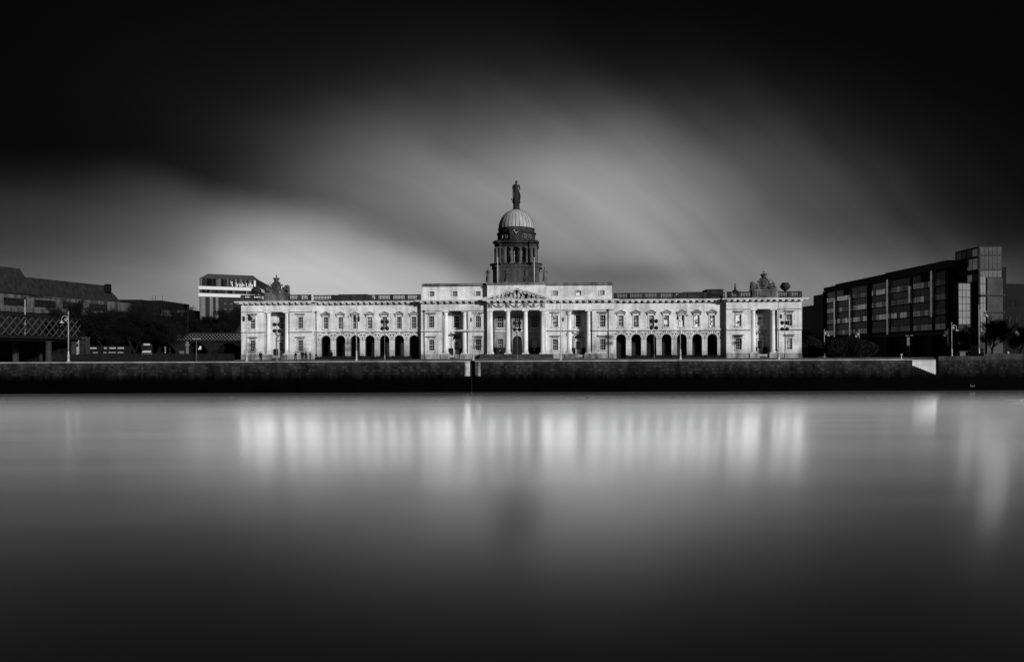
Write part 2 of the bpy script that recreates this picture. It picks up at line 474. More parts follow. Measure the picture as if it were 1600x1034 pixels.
# wings: arcade below, pedimented windows above
AX = [21.27+3.07*k for k in range(7)]
AR, AS = .97, 4.02
vous = MB(); n = 11
for i in range(n):
    a0, a1 = PI*i/n+.04, PI*(i+1)/n-.04
    r0, r1 = AR+.02, AR+ (.66 if i % 2 else .52)
    vous.prism_y([(r0*math.cos(a0),r0*math.sin(a0)),(r1*math.cos(a0),r1*math.sin(a0)),(r1*math.cos(a1),r1*math.sin(a1)),(r0*math.cos(a1),r0*math.sin(a1))], -.08, 0)
vous = vous.mesh('arch_voussoirs', M['stone'])
for sx in (-1, 1):
    xs = [sx*a for a in AX]
    holes = [arch(x, AR, 0.02, AS) for x in xs] + [wrect(x, 6.42, 1.02, 2.4) for x in xs]
    x0, x1 = sorted((sx*HC, sx*PI0))
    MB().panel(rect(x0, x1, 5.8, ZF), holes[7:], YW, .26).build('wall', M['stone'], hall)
    MB().panel(rect(x0, x1, 0, 5.8), holes[:7], YW, .26).build('arcade_wall', M['joint_shade'], hall)
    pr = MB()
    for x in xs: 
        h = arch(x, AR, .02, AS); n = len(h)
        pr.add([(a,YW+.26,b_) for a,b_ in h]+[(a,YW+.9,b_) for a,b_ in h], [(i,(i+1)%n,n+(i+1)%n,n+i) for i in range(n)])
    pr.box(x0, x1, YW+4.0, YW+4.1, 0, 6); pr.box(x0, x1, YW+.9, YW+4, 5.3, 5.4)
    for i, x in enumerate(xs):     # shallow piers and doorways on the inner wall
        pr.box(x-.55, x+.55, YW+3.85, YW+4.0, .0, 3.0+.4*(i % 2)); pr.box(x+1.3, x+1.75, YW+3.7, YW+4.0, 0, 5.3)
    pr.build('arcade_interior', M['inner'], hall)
    for i, x in enumerate(xs):
        obj('arch', vous, hall, (x, YW, AS))
        if sx < 0: p = ('pane','pane','pane','pane_half','pane','pane_half','pane')[i]
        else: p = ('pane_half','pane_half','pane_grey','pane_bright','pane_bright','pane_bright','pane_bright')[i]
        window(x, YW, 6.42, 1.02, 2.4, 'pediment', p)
    # rusticated piers
    edges = [HC] + [q for a in AX for q in (a-AR, a+AR)] + [PI0]
    for k in range(0, len(edges), 2):   # each pier one mesh of stacked courses
        p0, p1 = sorted((sx*edges[k], sx*edges[k+1]))
        pm = MB(); z = .42
        pm.box(p0+.0, p1-.0, YW-.1, YW, 0, .44)
        while z < AS-.1:
            pm.box(p0+.02, p1-.02, YW-.075, YW, z, z+.31); z += .40
        # courses in the spandrel, cut back to clear the ring of voussoirs
        while z < 5.66:
            d = z+.17-AS; rr = AR+.70
            cut = math.sqrt(max(rr*rr-d*d, 0))
            q0 = (p0-AR+cut if True else p0); q1 = p1+AR-cut
            if k == 0: q0, q1 = (p0, q1) if sx > 0 else (q0, p1)
            if k == len(edges)-2: q0, q1 = (q0, p1) if sx > 0 else (p0, q1)
            if q1-q0 > .12: pm.box(q0, q1, YW-.07, YW, z, min(z+.31, 5.68))
            z += .40
        pm.build('rusticated_pier', M['stone'], hall)
# downpipes
for x, y in ((-41.7, YW), (-18.9, YP), (18.6, YP)):
    dp = MB().tube([(x,y-.14,.1),(x,y-.14,9.7)], .075).box(x-.17, x+.17, y-.3, y, 9.7, 10.1)
    dp.build('downpipe', M['stone_dirty'], hall)

# attic storey of the centre block
YA = YP+.45
for sx in (-1, 1):
    x0, x1 = sorted((sx*6.05, sx*(HC-.25)))
    hs = [wrect(sx*(12.65+d), 12.95, 1.0, .95) for d in (-4.75, 0, 4.75)]
    at = MB().panel(rect(x0, x1, ZC+.75, 15.0), hs, YA, .26)
    MB().box(x0, x1+.0, YA-.15, YA+8, ZC+.01, ZC+.75).build('attic_base', M['stone'], hall)
    xs_ = sx*(HC-.25)
    at.add([(xs_,YA,ZC+.7),(xs_,YA+8,ZC+.7),(xs_,YA+8,15),(xs_,YA,15)], [(0,1,2,3)])
    at.build('attic_wall', M['stone'], hall)
    for i, d in enumerate((-4.75, 0, 4.75)):
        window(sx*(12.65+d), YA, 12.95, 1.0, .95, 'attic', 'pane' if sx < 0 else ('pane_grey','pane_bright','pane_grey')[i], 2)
MB().box(-5.95, 5.95, YP-.75, YP+12, ZC+.03, 15.05).build('attic_block', M['stone'], hall)
for a, b_, y in ((-HC+.1, -6.15, YA), (6.15, HC-.1, YA)): MB().box(a, b_, y-.3, y+8, 15.0, 15.22).box(a+.12, b_-.12, y-.1, y+8, 15.22, 15.55).build('attic_cornice', M['stone_dirty'], hall)
MB().box(-6.12, 6.12, YP-.98, YP+12, 15.052, 15.22).box(-6.0, 6.0, YP-.85, YP+12, 15.22, 15.5).build('attic_cornice', M['stone_dirty'], hall)
# pediment
yf = PY-.52-.95; YQ = YP-.76; W2 = 6.95; zb, za = ZC+.012, 14.28
MB().prism_y([(-W2+.9, zb), (W2-.9, zb), (0, za-.55)], yf+.85, YP-.76).build('tympanum', M['stone_bal'], hall)
rk = MB()
sl = (za-zb)/W2
for sx in (-1, 1):
    rk.prism_y([(sx*W2, zb), (sx*W2, zb+.2), (0, za+.2), (0, za-.05)][::sx], yf-.08+.004*(sx>0), YP-.8)
    rk.prism_y([(sx*(W2-.75), zb), (sx*(W2-.05), zb), (0, za-.06), (0, za-.3)][::sx], yf+.1+.004*(sx>0), YP-.8)
    for i in range(1, 8):
        x = W2*i/8.; z = za-.34 - sl*x
        if z > zb+.25: rk.prism_y([(sx*(x-.28), z+sl*.28), (sx*(x+.28), z-sl*.28), (sx*(x+.28), z-sl*.28-.24), (sx*(x-.28), z+sl*.28-.24)], yf+.25, yf+.85)
rk.build('pediment_cornice', M['stone_trim'], hall)
rl = MB().box(-5.4, 5.4, yf+.5, yf+.86, zb+.0, zb+.12); rnd = random.Random(3)
for i in range(64):
    x = rnd.uniform(-5.2, 5.2); hmax = (za-.75-zb)*(1-abs(x)/W2) - .25
    if hmax < .25: continue
    z = zb+.15+rnd.uniform(0, max(.05, hmax-.3))
    q = Matrix.Rotation(rnd.uniform(-.9, .9), 3, 'Y')
    rl.ell((x, yf+.78, z), (rnd.uniform(.1,.22), .28, rnd.uniform(.22,.5)), 7, 5, q)
    if rnd.random() < .5: rl.ell((x+rnd.uniform(-.2,.2), yf+.6, min(z+.5, zb+hmax)), (.12,.14,.14), 7, 5)
for x, s_ in ((-.35,1.),( .4,1.)):      # the two central seated figures
    rl.ell((x, yf+.6, zb+.75),(.3,.3,.6)); rl.ell((x, yf+.5, zb+1.5),(.17,.17,.2)); rl.tube([(x,yf+.5,zb+1.1),(x*3,yf+.5,zb+1.25)],.09)
rl.build('tympanum_relief', stone('carved_relief_stone', .42, .4, .3, None, None), hall)

# balustrades
bal = MB().lathe([(.07,0),(.10,.1),(.11,.25),(.06,.5),(.055,.6),(.09,.72)], n=6)
def balustrade(x0, x1, y, peds, mat='stone_bal'):
    b_ = MB()
    b_.box(x0, x1, y-.17, y+.17, ZC+.01, ZC+.38)
    b_.box(x0, x1, y-.19, y+.19, ZC+1.12, ZC+1.33)
    for p in peds: b_.box(p-.34, p+.34, y-.23, y+.23, ZC+.005, ZC+1.36)
    x = x0+.2
    while x < x1-.1:
        if all(abs(x-p) > .46 for p in peds):
            n = len(b_.v); b_.v += [(vx+x, vy+y, vz+ZC+.38) for vx,vy,vz in bal.v]
            b_.f += [tuple(i+n for i in f) for f in bal.f]; b_.sm += bal.sm
        x += .31
    return b_.build('balustrade', M[mat], hall)
for sx in (-1, 1):
    x0, x1 = sorted((sx*(HC+.2), sx*PI0)); 
    balustrade(x0, x1, YW-.25, [sx*(a+1.535) for a in AX[:-1]] + [sx*(HC+.5)])
    c = sx*49.65
    balustrade(c-7.3, c-2.72, YP-.3, [c-7.0, c-5.0 if sx<0 else c-5.0])
    balustrade(c+2.72, c+7.3, YP-.3, [c+7.0, c+5.0])
# roofs
MB().box(-PI0, -HC, YW+2, YW+20, ZC-.3, ZC+.06).box(HC, PI0, YW+2, YW+20, ZC-.3, ZC+.06).box(-PI1+.5,-PI0,YP+1.6,YP+21,ZC-.3,ZC+.1).box(PI0,PI1-.5,YP+1.6,YP+21,ZC-.3,ZC+.1).box(-HC,HC,YP+1.6,YP+21,ZC-.3,ZC+.02).build('roof', M['roof'], hall)
for sx in (-1,1):
    x0, x1 = sorted((sx*33, sx*44))
    rf = MB(); v = [(x0,8,ZC),(x1,8,ZC),(x1,19,ZC),(x0,19,ZC),(x0+3.5,12,14.6),(x1-1,12,14.6),(x1-1,15,14.6),(x0+3.5,15,14.6)]
    rf.add(v, [(0,1,5,4),(1,2,6,5),(2,3,7,6),(3,0,4,7),(4,5,6,7)]); rf.build('hipped_roof', M['roof'], hall)
MB().box(38.9, 42.1, 1.2, 4.2, ZC, 14.0).box(38.7, 42.15, 1.0, 4.4, 13.8, 14.1).build('chimney', M['stone_bal'], hall)

# draped stone statue
def statue_mb(h, arm=1, anchor=False):
    s = MB(); k = h/1.75
    prof = [(.30,.30,0),(.29,.27,.1),(.25,.22,.45),(.23,.2,.8),(.24,.2,.95),(.19,.16,1.1),(.22,.16,1.28),(.24,.15,1.4),(.1,.09,1.47),(.07,.07,1.53)]
    n = 10; v = []; f = []
    for i, (a, b_, z) in enumerate(prof):
        for j in range(n):
            t = 2*PI*j/n; w = 1+.07*math.sin(5*t+i)
            v.append((k*a*w*math.cos(t)+k*.03*math.sin(z*3)*arm, k*b_*w*math.sin(t), k*z))
    for i in range(len(prof)-1):
        for j in range(n): f.append((i*n+j, i*n+(j+1)%n, (i+1)*n+(j+1)%n, (i+1)*n+j))
    s.add(v, f, True)
    s.ell((0,0,k*1.64), (k*.09,k*.105,k*.125)); s.ell((0,k*.03,k*1.69), (k*.1,k*.11,k*.1))
    s.tube([(k*.22*arm,0,k*1.4),(k*.28*arm,-k*.02,k*1.15),(k*.3*arm,-k*.16,k*.95)], [k*.065,k*.055,k*.04])
    s.tube([(-k*.22*arm,0,k*1.4),(-k*.29*arm,-k*.03,k*1.2),(-k*.28*arm,-k*.14,k*1.3 if anchor else k*1.0)], [k*.065,k*.055,k*.04])
    if anchor:
        s.tube([(-k*.26*arm,-k*.1,0),(-k*.26*arm,-k*.1,k*1.25)], k*.05)
        s.tube([(-k*.36*arm,-k*.1,k*1.1),(-k*.18*arm,-k*.1,k*1.1)], k*.03)
        s.tube([(-k*.24*arm+k*.16*math.cos(a),-k*.1,k*.25+k*.22*math.sin(a)) for a in [PI+PI*i/8 for i in range(9)]], k*.04)
        s.ell((k*.24*arm,-k*.05,k*.4),(k*.12,k*.14,k*.42))
    return s
# clock tower -------------------------------------------------------
TX, TY = -.35, 11.0
tower = MB()
def ngon_sq(h, ch): return [(-h+ch,-h),(h-ch,-h),(h,-h+ch),(h,h-ch),(h-ch,h),(-h+ch,h),(-h,h-ch),(-h,-h+ch)]
tower.prism_z(ngon_sq(5.0,.8), 15.4, 19.6)
tower.prism_z(ngon_sq(5.2,.9), 19.6, 20.1)
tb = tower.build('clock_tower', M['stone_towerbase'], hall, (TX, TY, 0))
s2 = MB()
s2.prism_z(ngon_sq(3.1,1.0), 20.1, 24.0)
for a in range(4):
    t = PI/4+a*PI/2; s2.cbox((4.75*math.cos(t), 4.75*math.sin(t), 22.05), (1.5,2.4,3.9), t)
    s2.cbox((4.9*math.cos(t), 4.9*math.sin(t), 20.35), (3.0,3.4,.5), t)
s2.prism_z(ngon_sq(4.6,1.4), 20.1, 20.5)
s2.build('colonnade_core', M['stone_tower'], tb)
def ent(z0, z1, h, corner, bulge):
    # square plan with projecting corners and bowed sides
    pts = []
    for q in range(4):
        a = q*PI/2; ca, sa = math.cos(a), math.sin(a); loc = []
        loc += [(-corner,-h+.9),( -corner+1.0,-h),(-2.9,-h),(-2.9,-h+.55)]
        loc += [(-2.9+5.8*i/8, -h+.55-bulge*math.sin(PI*i/8)) for i in range(1,8)]
        loc += [(2.9,-h+.55),(2.9,-h),(corner-1.0,-h),(corner,-h+.9)]
        pts += [(x*ca-y*sa, x*sa+y*ca) for x,y in loc]
    return pts
en = MB()
en.prism_z(ent(0,0,4.55,4.55,.45), 24.0, 24.9)
en.prism_z(ent(0,0,5.0,5.0,.45), 24.9, 25.25)
en.prism_z(ent(0,0,4.75,4.75,.45), 25.25, 25.5)
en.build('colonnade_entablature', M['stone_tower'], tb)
tc = column_mesh(.33, 3.5, plain('tower_column_stone', .085, .8), 12)
for q in range(4):
    a = q*PI/2; ca, sa = math.cos(a), math.sin(a)
    for x, y in ((-.95,-4.05),(.95,-4.05),(-2.35,-3.95),(2.35,-3.95),(-3.35,-4.3),(3.35,-4.3),(-4.15,-4.15)):
        obj('column', tc, tb, (x*ca-y*sa, x*sa+y*ca, 20.5), a)
tw = MB()
for i, x in enumerate((-1.65, 0, 1.65)):
    tw = MB().box(x-.42, x-.34, -3.2, -3.1, 20.9, 23.7).box(x+.34, x+.42, -3.2, -3.1, 20.9, 23.7).box(x-.34,x+.34,-3.19,-3.1,22.2,22.32).box(x-.34,x+.34,-3.19,-3.1,20.9,21.0).box(x-.04,x+.04,-3.18,-3.1,21,23.7).tube([(x+.42*math.cos(PI*j/6),-3.15,23.4+.42*math.sin(PI*j/6)) for j in range(7)], .05)
    wo = tw.build('window', M['white'], tb)
cs = MB()
cs.lathe([(4.05,25.5),(4.05,27.2),(4.3,27.35),(4.4,27.6),(4.1,27.62),(3.98,27.62),(3.98,28.35),(4.1,28.4),(4.1,28.55)], n=32, smooth=False)
for i in range(16):
    a = 2*PI*(i+.5)/16
    cs.cbox((4.1*math.cos(a), 4.1*math.sin(a), 26.4), (.22,.3,1.7), a)
cs.prism_y([(-1.25,26.9)]+[(1.25*math.cos(PI*i/10), 27.25+1.25*math.sin(PI*i/10)) for i in range(10,-1,-1)][0:0]+[(1.25,26.9)]+[(1.5*math.cos(PI*i/12), 27.3+1.15*math.sin(PI*i/12)) for i in range(13)], -4.5, -3.6)
cs.box(-1.2, 1.2, -4.45, -3.7, 25.6, 27.0)
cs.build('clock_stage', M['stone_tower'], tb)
dial = MB(); n = 24
dial.add([(.82*math.cos(2*PI*i/n), -4.53, 27.05+.82*math.sin(2*PI*i/n)) for i in range(n)], [tuple(range(n))])
dl = dial.build('clock_face', M['dark'], tb)
hd = MB()
hd.beam((.18,-4.58,26.72),(-.42,-4.58,27.72),.05,.13,(0,-1,0)).beam((0,-4.585,27.05),(.5,-4.585,27.2),.05,.14,(0,-1,0))
for i in range(12):
    a = 2*PI*i/12; hd.cbox((.7*math.cos(a),-4.56,27.05+.7*math.sin(a)),(.07,.03,.07))
hd.build('clock_hands', plain('clock_hand_paint', .75, .5, .05), tb)
for x, a in ((-1.95,0),(1.95,0),(-3.05,0),(3.05,0)):
    y = -math.sqrt(max(4.15**2-x*x,0)); an = math.atan2(y, x)+PI/2
    sw = MB().box(-.26,-.2,-.12,.05,-.32,.32).box(.2,.26,-.12,.05,-.32,.32).box(-.26,.26,-.14,.05,-.40,-.3).box(-.26,.26,-.12,.05,.3,.38)
    so = sw.build('small_window', plain('painted_sunlit_reveal', .22), tb, (x,y,26.5), an)  # pale surround paints in the sunlight on the window reveals
    MB().box(-.2,.2,-.06,-.02,-.3,.3).build('pane', M['pane'], so)
dm = MB(); RDm, HD = 3.95, 4.5
n = 84; rows = 16; v = []; f = []
for i in range(rows+1):
    t = (PI/2)*(i/rows)*.93
    for k in range(n):
        rr = RDm*math.cos(t)*(1+ 0); a = 2*PI*k/n
        v.append((rr*math.cos(a), rr*math.sin(a), 28.5+HD*math.sin(t)/math.sin(PI/2*.93)))
for i in range(rows):
    for k in range(n): f.append((i*n+k, i*n+(k+1)%n, (i+1)*n+(k+1)%n, (i+1)*n+k))
f.append(tuple(range(rows*n, rows*n+n)))
dm.add(v, f, True)
do = dm.build('dome', M['copper'], tb)
rbm = MB().tube([((RDm+.02)*math.cos(PI/2*.93*i/14), 0, 28.5+HD*math.sin(PI/2*.93*i/14)/math.sin(PI/2*.93)) for i in range(15)], [.06-.03*i/14 for i in range(15)], 5)
rbm = rbm.mesh('dome_rib', plain('dome_rib_painted_shade', .11, .7))  # darker than the dome, to paint in the ribs' shadow lines
for i in range(30): obj('dome_rib', rbm, do, None, 2*PI*(i+.5)/30)
MB().lathe([(.95,32.85),(.85,33.1),(.72,33.4),(.72,34.4),(.92,34.5),(.92,34.8)], n=16, smooth=False).build('statue_pedestal', M['stone_tower'], tb)
_s = statue_mb(4.55, 1, True); _s.v = [(x*1.02, y*1.1, z) for x, y, z in _s.v]
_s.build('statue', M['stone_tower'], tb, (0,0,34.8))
# four figures along the attic and two flagpoles
for i, x in enumerate((-5.75, -2.0, 1.95, 5.75)):
    p = MB().box(-.38,.38,-.38,.38,0,.25).build('statue_plinth', M['stone_dirty'], hall, (x, YP-.3, 15.5))
    o = statue_mb(2.85, 1 if i % 2 else -1, i in (1,2)).build('statue', M['stone_dirty'] if i in (0,3) else M['stone_towerbase'], hall, (x, YP-.3, 15.75), .3*(i-1.5))
for x in (-3.85, 3.6): MB().tube([(x,YP+.3,15.5),(x,YP+.3,20.6)], [.07,.05], 8).ell((x,YP+.3,20.65),(.1,.1,.1)).build('flagpole', plain('flagpole_paint', .7, .4, .05), hall)

M['arms'] = stone('carved_arms_stone', .105, .55, .4, None, None)
# arms over the end pavilions: oval shield with crown between a lion and a unicorn
def arms(c, s):
    z0 = ZC+.01; y = YP-.1
    MB().box(-2.65,2.65,-.55,.9,0,.3).box(-2.45,2.45,-.42,.9,.3,1.5).box(-1.1,1.1,-.55,-.42,.45,1.35).box(-2.65,2.65,-.58,.9,1.5,1.75).box(-1.6,-1.25,-.52,-.42,.3,1.5).box(1.25,1.6,-.52,-.42,.3,1.5).build('arms_pedestal', M['stone_dirty'], hall, (c, y, z0))
    a = MB(); z = 1.75
    a.lathe([(.2,0),(.9,.02),(.55,.2)], (0,.1,z), 12)
    a.ell((0,.05,z+1.2),(1.02,.3,1.15), 20, 12); a.ell((0,-.16,z+1.2),(.72,.22,.85), 20, 12)
    for i in range(20):
        t = 2*PI*i/20; a.ell((.98*math.cos(t),-.12,z+1.2+1.12*math.sin(t)),(.14,.16,.14),6,5)
    a.tube([(-.25,-.36,z+.75),(-.3,-.38,z+1.5),(.05,-.38,z+1.75),(.3,-.38,z+1.4),(0,-.4,z+.6),(-.25,-.36,z+.75)], .06)
    for i in range(4): a.tube([(-.2+.12*i,-.37,z+.85),(-.2+.12*i,-.37,z+1.55)], .02)
    a.lathe([(.5,0),(.42,.18),(.52,.4),(.62,.62),(.5,.78),(.2,.9),(.08,.95)], (0,.05,z+2.3), 14)
    for i in range(8): a.ell((.58*math.cos(i*PI/4), .05+.58*math.sin(i*PI/4), z+2.95),(.11,.11,.16),6,5)
    a.box(-.06,.06,.0,.1,z+3.2,z+3.75).box(-.2,.2,.0,.1,z+3.45,z+3.57)
    for i in range(12):
        t_ = 2*PI*i/12
        a.ell((1.3*math.cos(t_), .12, z+1.05+1.28*math.sin(t_)*.9),(.2,.14,.2),6,5)      # scrolled foliage round the shield
    for q in (-1,1): a.tube([(q*1.1,.1,z+.2),(q*1.55,.1,z+.35),(q*1.6,.1,z+.75),(q*1.35,.1,z+.85)], [.17,.14,.12,.08], 7)
    a.build('royal_arms', M['arms'], hall, (c, y, z0))
    l = MB(); x = -s*1.75                       # lion, lying, towards the middle of the building
    l.ell((x-s*.1,.25,z+.5),(.95,.4,.5)); l.ell((x-s*.45,.1,z+.95),(.55,.45,.62),12,8); l.ell((x-s*.62,-.1,z+1.2),(.34,.34,.36)); l.ell((x-s*.8,-.35,z+1.1),(.18,.22,.16))
    for d in (-.15,.2): l.tube([(x-s*.5,d-.1,z+.55),(x-s*.9,d-.2,z+.2),(x-s*1.05,d-.3,z+.12)], [.2,.16,.13], 8)
    for t in range(9): l.ell((x-s*.5+.48*math.cos(t*.7),-.08+.2*math.sin(t),z+1.05+.48*math.sin(t*.7)),(.17,.2,.17),6,5)
    l.ell((x+s*.55,.1,z+.4),(.42,.4,.45))
    l.build('lion', M['arms'], hall, (c, y, z0))
    u = MB(); x = s*1.7
    u.ell((x,.25,z+.42),(.95,.38,.45)); u.ell((x-s*.5,.15,z+.35),(.4,.35,.42))
    u.tube([(x+s*.15,.1,z+.6),(x+s*.3,0,z+1.0),(x+s*.15,-.1,z+1.3)], [.34,.26,.2], 9)
    u.tube([(x+s*.18,-.1,z+1.38),(x-s*.05,-.2,z+1.25),(x-s*.3,-.25,z+1.05)], [.2,.17,.1], 8)
    u.tube([(x+s*.1,-.2,z+1.45),(x-s*.75,-.25,z+2.3)], [.06,.02], 6)
    for d in (-.15,.2): u.tube([(x-s*.1,d-.2,z+.45),(x-s*.5,d-.3,z+.25),(x-s*.75,d-.3,z+.1)], [.15,.11,.09], 7)
    for t in range(5): u.ell((x+s*.4,-.02,z+.65+.16*t),(.12,.14,.13),6,5)
    u.build('unicorn', M['arms'], hall, (c, y, z0))
    MB().box(-.5,.5,-.4,.4,0,.2).lathe([(.3,.2),(.25,.4),(.55,.6),(.95,1.0),(1.0,1.35),(.8,1.6),(.62,1.68),(.75,1.85),(.7,1.95)], n=18).build('urn', M['stone_bal'], hall, (c+s*4.2, YP-.1, ZC+1.1))
    MB().box(-.35,.35,-.35,.35,0,.15).lathe([(.2,.15),(.6,.5),(.5,.75),(.18,.85),(.2,1.2),(.1,1.7),(.16,1.9),(.03,2.2)], n=14).build('finial', M['stone_bal'], hall, (c-s*5.4, YP+.9, ZC+1.0)) if s > 0 else None
arms(-49.65, -1); arms(49.65, 1)

# ------------------------------------------------------------------ the setting
QY = 112.0
WZ = -5.55
asph = stone('asphalt', .05, .3, .0, None, None)
g_ = MB().add([(-3000,QY+.02,-.02),(3000,QY+.02,-.02),(3000,6000,-.02),(-3000,6000,-.02)], [(0,1,2,3)])
struct(g_.build('ground', stone('paved_ground', .06, .4, 0, None, None)), 'dark paved ground of the far bank')
struct(MB().add([(-400,QY+4,-.014),(400,QY+4,-.014),(400,QY+13,-.014),(-400,QY+13,-.014)], [(0,1,2,3)]).build('road', asph), 'dark asphalt road along the quay')
struct(MB().box(-400,400,QY+13,QY+15.2,-.1,.11).build('pavement', stone('pavement_slabs', .08, .3, 0, None, None)), 'stone pavement in front of the pale building')
lm = MB()
for i in range(-60, 60): lm.add([(i*6,QY+8.4,-.009),(i*6+2.5,QY+8.4,-.009),(i*6+2.5,QY+8.55,-.009),(i*6,QY+8.55,-.009)], [(0,1,2,3)])
struct(lm.build('road_marking', plain('road_paint', .5)), 'white dashed road line')
# river
m, nt, b = newmat('long_exposure_river'); M['water'] = m
nt.nodes.remove(b); out = nt.nodes['Material Output']
g = N(nt, 'ShaderNodeNewGeometry'); pos = g.outputs['Position']
w1 = noise(nt, pos, .035, 3, .5, (.35, 1, 1))
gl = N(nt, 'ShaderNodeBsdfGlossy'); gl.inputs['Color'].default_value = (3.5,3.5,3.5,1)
spw = N(nt, 'ShaderNodeSeparateXYZ'); nt.links.new(pos, spw.inputs[0])
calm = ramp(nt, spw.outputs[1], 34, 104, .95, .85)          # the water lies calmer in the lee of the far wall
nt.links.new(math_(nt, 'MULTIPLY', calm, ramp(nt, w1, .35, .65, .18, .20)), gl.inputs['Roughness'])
gl.inputs['Anisotropy'].default_value = -.32
tg = N(nt, 'ShaderNodeCombineXYZ'); tg.inputs[0].default_value = 1; nt.links.new(tg.outputs[0], gl.inputs['Tangent'])
df = N(nt, 'ShaderNodeBsdfDiffuse'); df.inputs['Color'].default_value = (.006,.006,.006,1)
fr_ = N(nt, 'ShaderNodeFresnel'); fr_.inputs['IOR'].default_value = 1.45
mx = N(nt, 'ShaderNodeMixShader'); nt.links.new(math_(nt, 'POWER', fr_.outputs[0], 1.5), mx.inputs[0]); nt.links.new(df.outputs[0], mx.inputs[1])
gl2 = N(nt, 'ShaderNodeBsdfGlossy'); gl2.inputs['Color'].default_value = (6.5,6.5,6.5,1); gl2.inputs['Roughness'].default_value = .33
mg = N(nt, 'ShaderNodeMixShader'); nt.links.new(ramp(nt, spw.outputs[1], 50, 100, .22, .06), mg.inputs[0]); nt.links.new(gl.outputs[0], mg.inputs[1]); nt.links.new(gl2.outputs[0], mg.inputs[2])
nt.links.new(mg.outputs[0], mx.inputs[2])
sh = N(nt, 'ShaderNodeBsdfSheen'); shv = math_(nt, 'MULTIPLY', ramp(nt, spw.outputs[1], 107, 84, 0, .60), math_(nt, 'MULTIPLY', ramp(nt, w1, .3, .7, .75, 1.25), ramp(nt, noise(nt, pos, .5, 3, .6, (.05, .6, 1)), .3, .7, .86, 1.14)))   # streaked sheen painted in as a bright band, fading out towards the wall
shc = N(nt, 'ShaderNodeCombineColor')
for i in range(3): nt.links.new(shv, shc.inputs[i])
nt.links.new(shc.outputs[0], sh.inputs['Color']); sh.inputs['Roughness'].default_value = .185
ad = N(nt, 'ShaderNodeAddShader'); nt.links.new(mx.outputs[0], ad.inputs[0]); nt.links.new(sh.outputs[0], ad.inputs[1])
nt.links.new(ad.outputs[0], out.inputs['Surface'])
WATER_NT = nt
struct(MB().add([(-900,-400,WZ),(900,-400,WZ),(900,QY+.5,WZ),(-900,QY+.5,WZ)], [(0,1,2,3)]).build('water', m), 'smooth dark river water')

# quay wall ----------------------------------------------------------
quay = thing('quay_wall', 'long dark stone quay wall rising from the river with a pale coping', 'quay wall', (0, QY, WZ))
M['quay_block'] = stone('lighter_quay_block', .048, .6, .3, (-3.6, -.9, .05, 1.2), None)
M['quay'] = stone('tide_stained_quay_stone', .032, .6, .32, (-3.2, -.6, .02, 2.2), (1.3,.55), .55)
M['coping'] = stone('granite_coping', .30, .4, .1, None, (2.2, 3), .5)
M['coping_dark'] = stone('old_dark_coping', .05, .4, .2, None, (2.2, 3), .5)
def qx(px): return (px-800)/1000*QY
SX0, SX1 = qx(1425.5), qx(1466)   # stair recess
LX = qx(738.5)
zt = -WZ
qw = MB()
qw.panel([(-300,-3),(300,-3),(300,zt-.22),(-300,zt-.22)], [
    [(SX0,zt-.23),(SX0,zt-1.15),(SX1,zt-2.95),(SX1,zt-.23)], rect(LX-.35, LX+.35, -2.9, zt-.23)], 0, .75)
qw.build('wall_face', M['quay'], quay)
MB().box(LX-.35, LX+.35, .6, .7, -2.9, zt-.05).build('ladder_recess', M['dark'], quay)
ld = MB()
for x in (LX-.22, LX+.22): ld.tube([(x,.45,-2),(x,.45,zt-.3)], .03)
z = -1.5
while z < zt-.4: ld.tube([(LX-.22,.45,z),(LX+.22,.45,z)], .02); z += .3
ld.build('ladder', M['iron'], quay)
mpeel = stone('flaking_white_paint', .5, .8, .85, None, (.7,.5), .5)
for s_ in (-1,1): MB().box(LX+s_*.92-.46, LX+s_*.92+.46, -.03, .02, zt-2.7, zt-.24).build('painted_strip', mpeel, quay)
cp = MB()
cp.box(-300, LX-.36, -.1, 1.0, zt-.22, zt); cp.box(LX+.36, SX0-.0, -.1, 1.0, zt-.22, zt)
cp.build('coping', M['coping'], quay)
MB().box(SX0-.02, SX1-.0, .3, .6, -3, zt-.03).build('stair_back_wall', stone('clean_white_render', .54, .08, .1, None, (2.4,1.2), .3), quay)
stp = MB()
for i in range(12):
    xa = SX0+(SX1-SX0)*i/12; stp.box(xa, SX0+(SX1-SX0)*(i+1)/12, -.01, .3, -1, zt-1.2-1.8*i/12)
stp.build('river_steps', M['quay'], quay)
# higher parapet of the quay to the right
pr = MB(); pr.box(SX1, qx(1537), -.02, 1.2, zt-.22, zt+.38); pr.box(qx(1537), 300, -.03, 1.2, zt-.22, zt+.78)
pr.build('parapet', stone('parapet_stone', .065, .5, .4, None, (1.2,.45), .5), quay)
MB().box(SX1+.01, qx(1537), -.1, 1.3, zt+.38, zt+.48).box(qx(1537), 300, -.1, 1.3, zt+.78, zt+.88).build('parapet_coping', M['coping_dark'], quay)
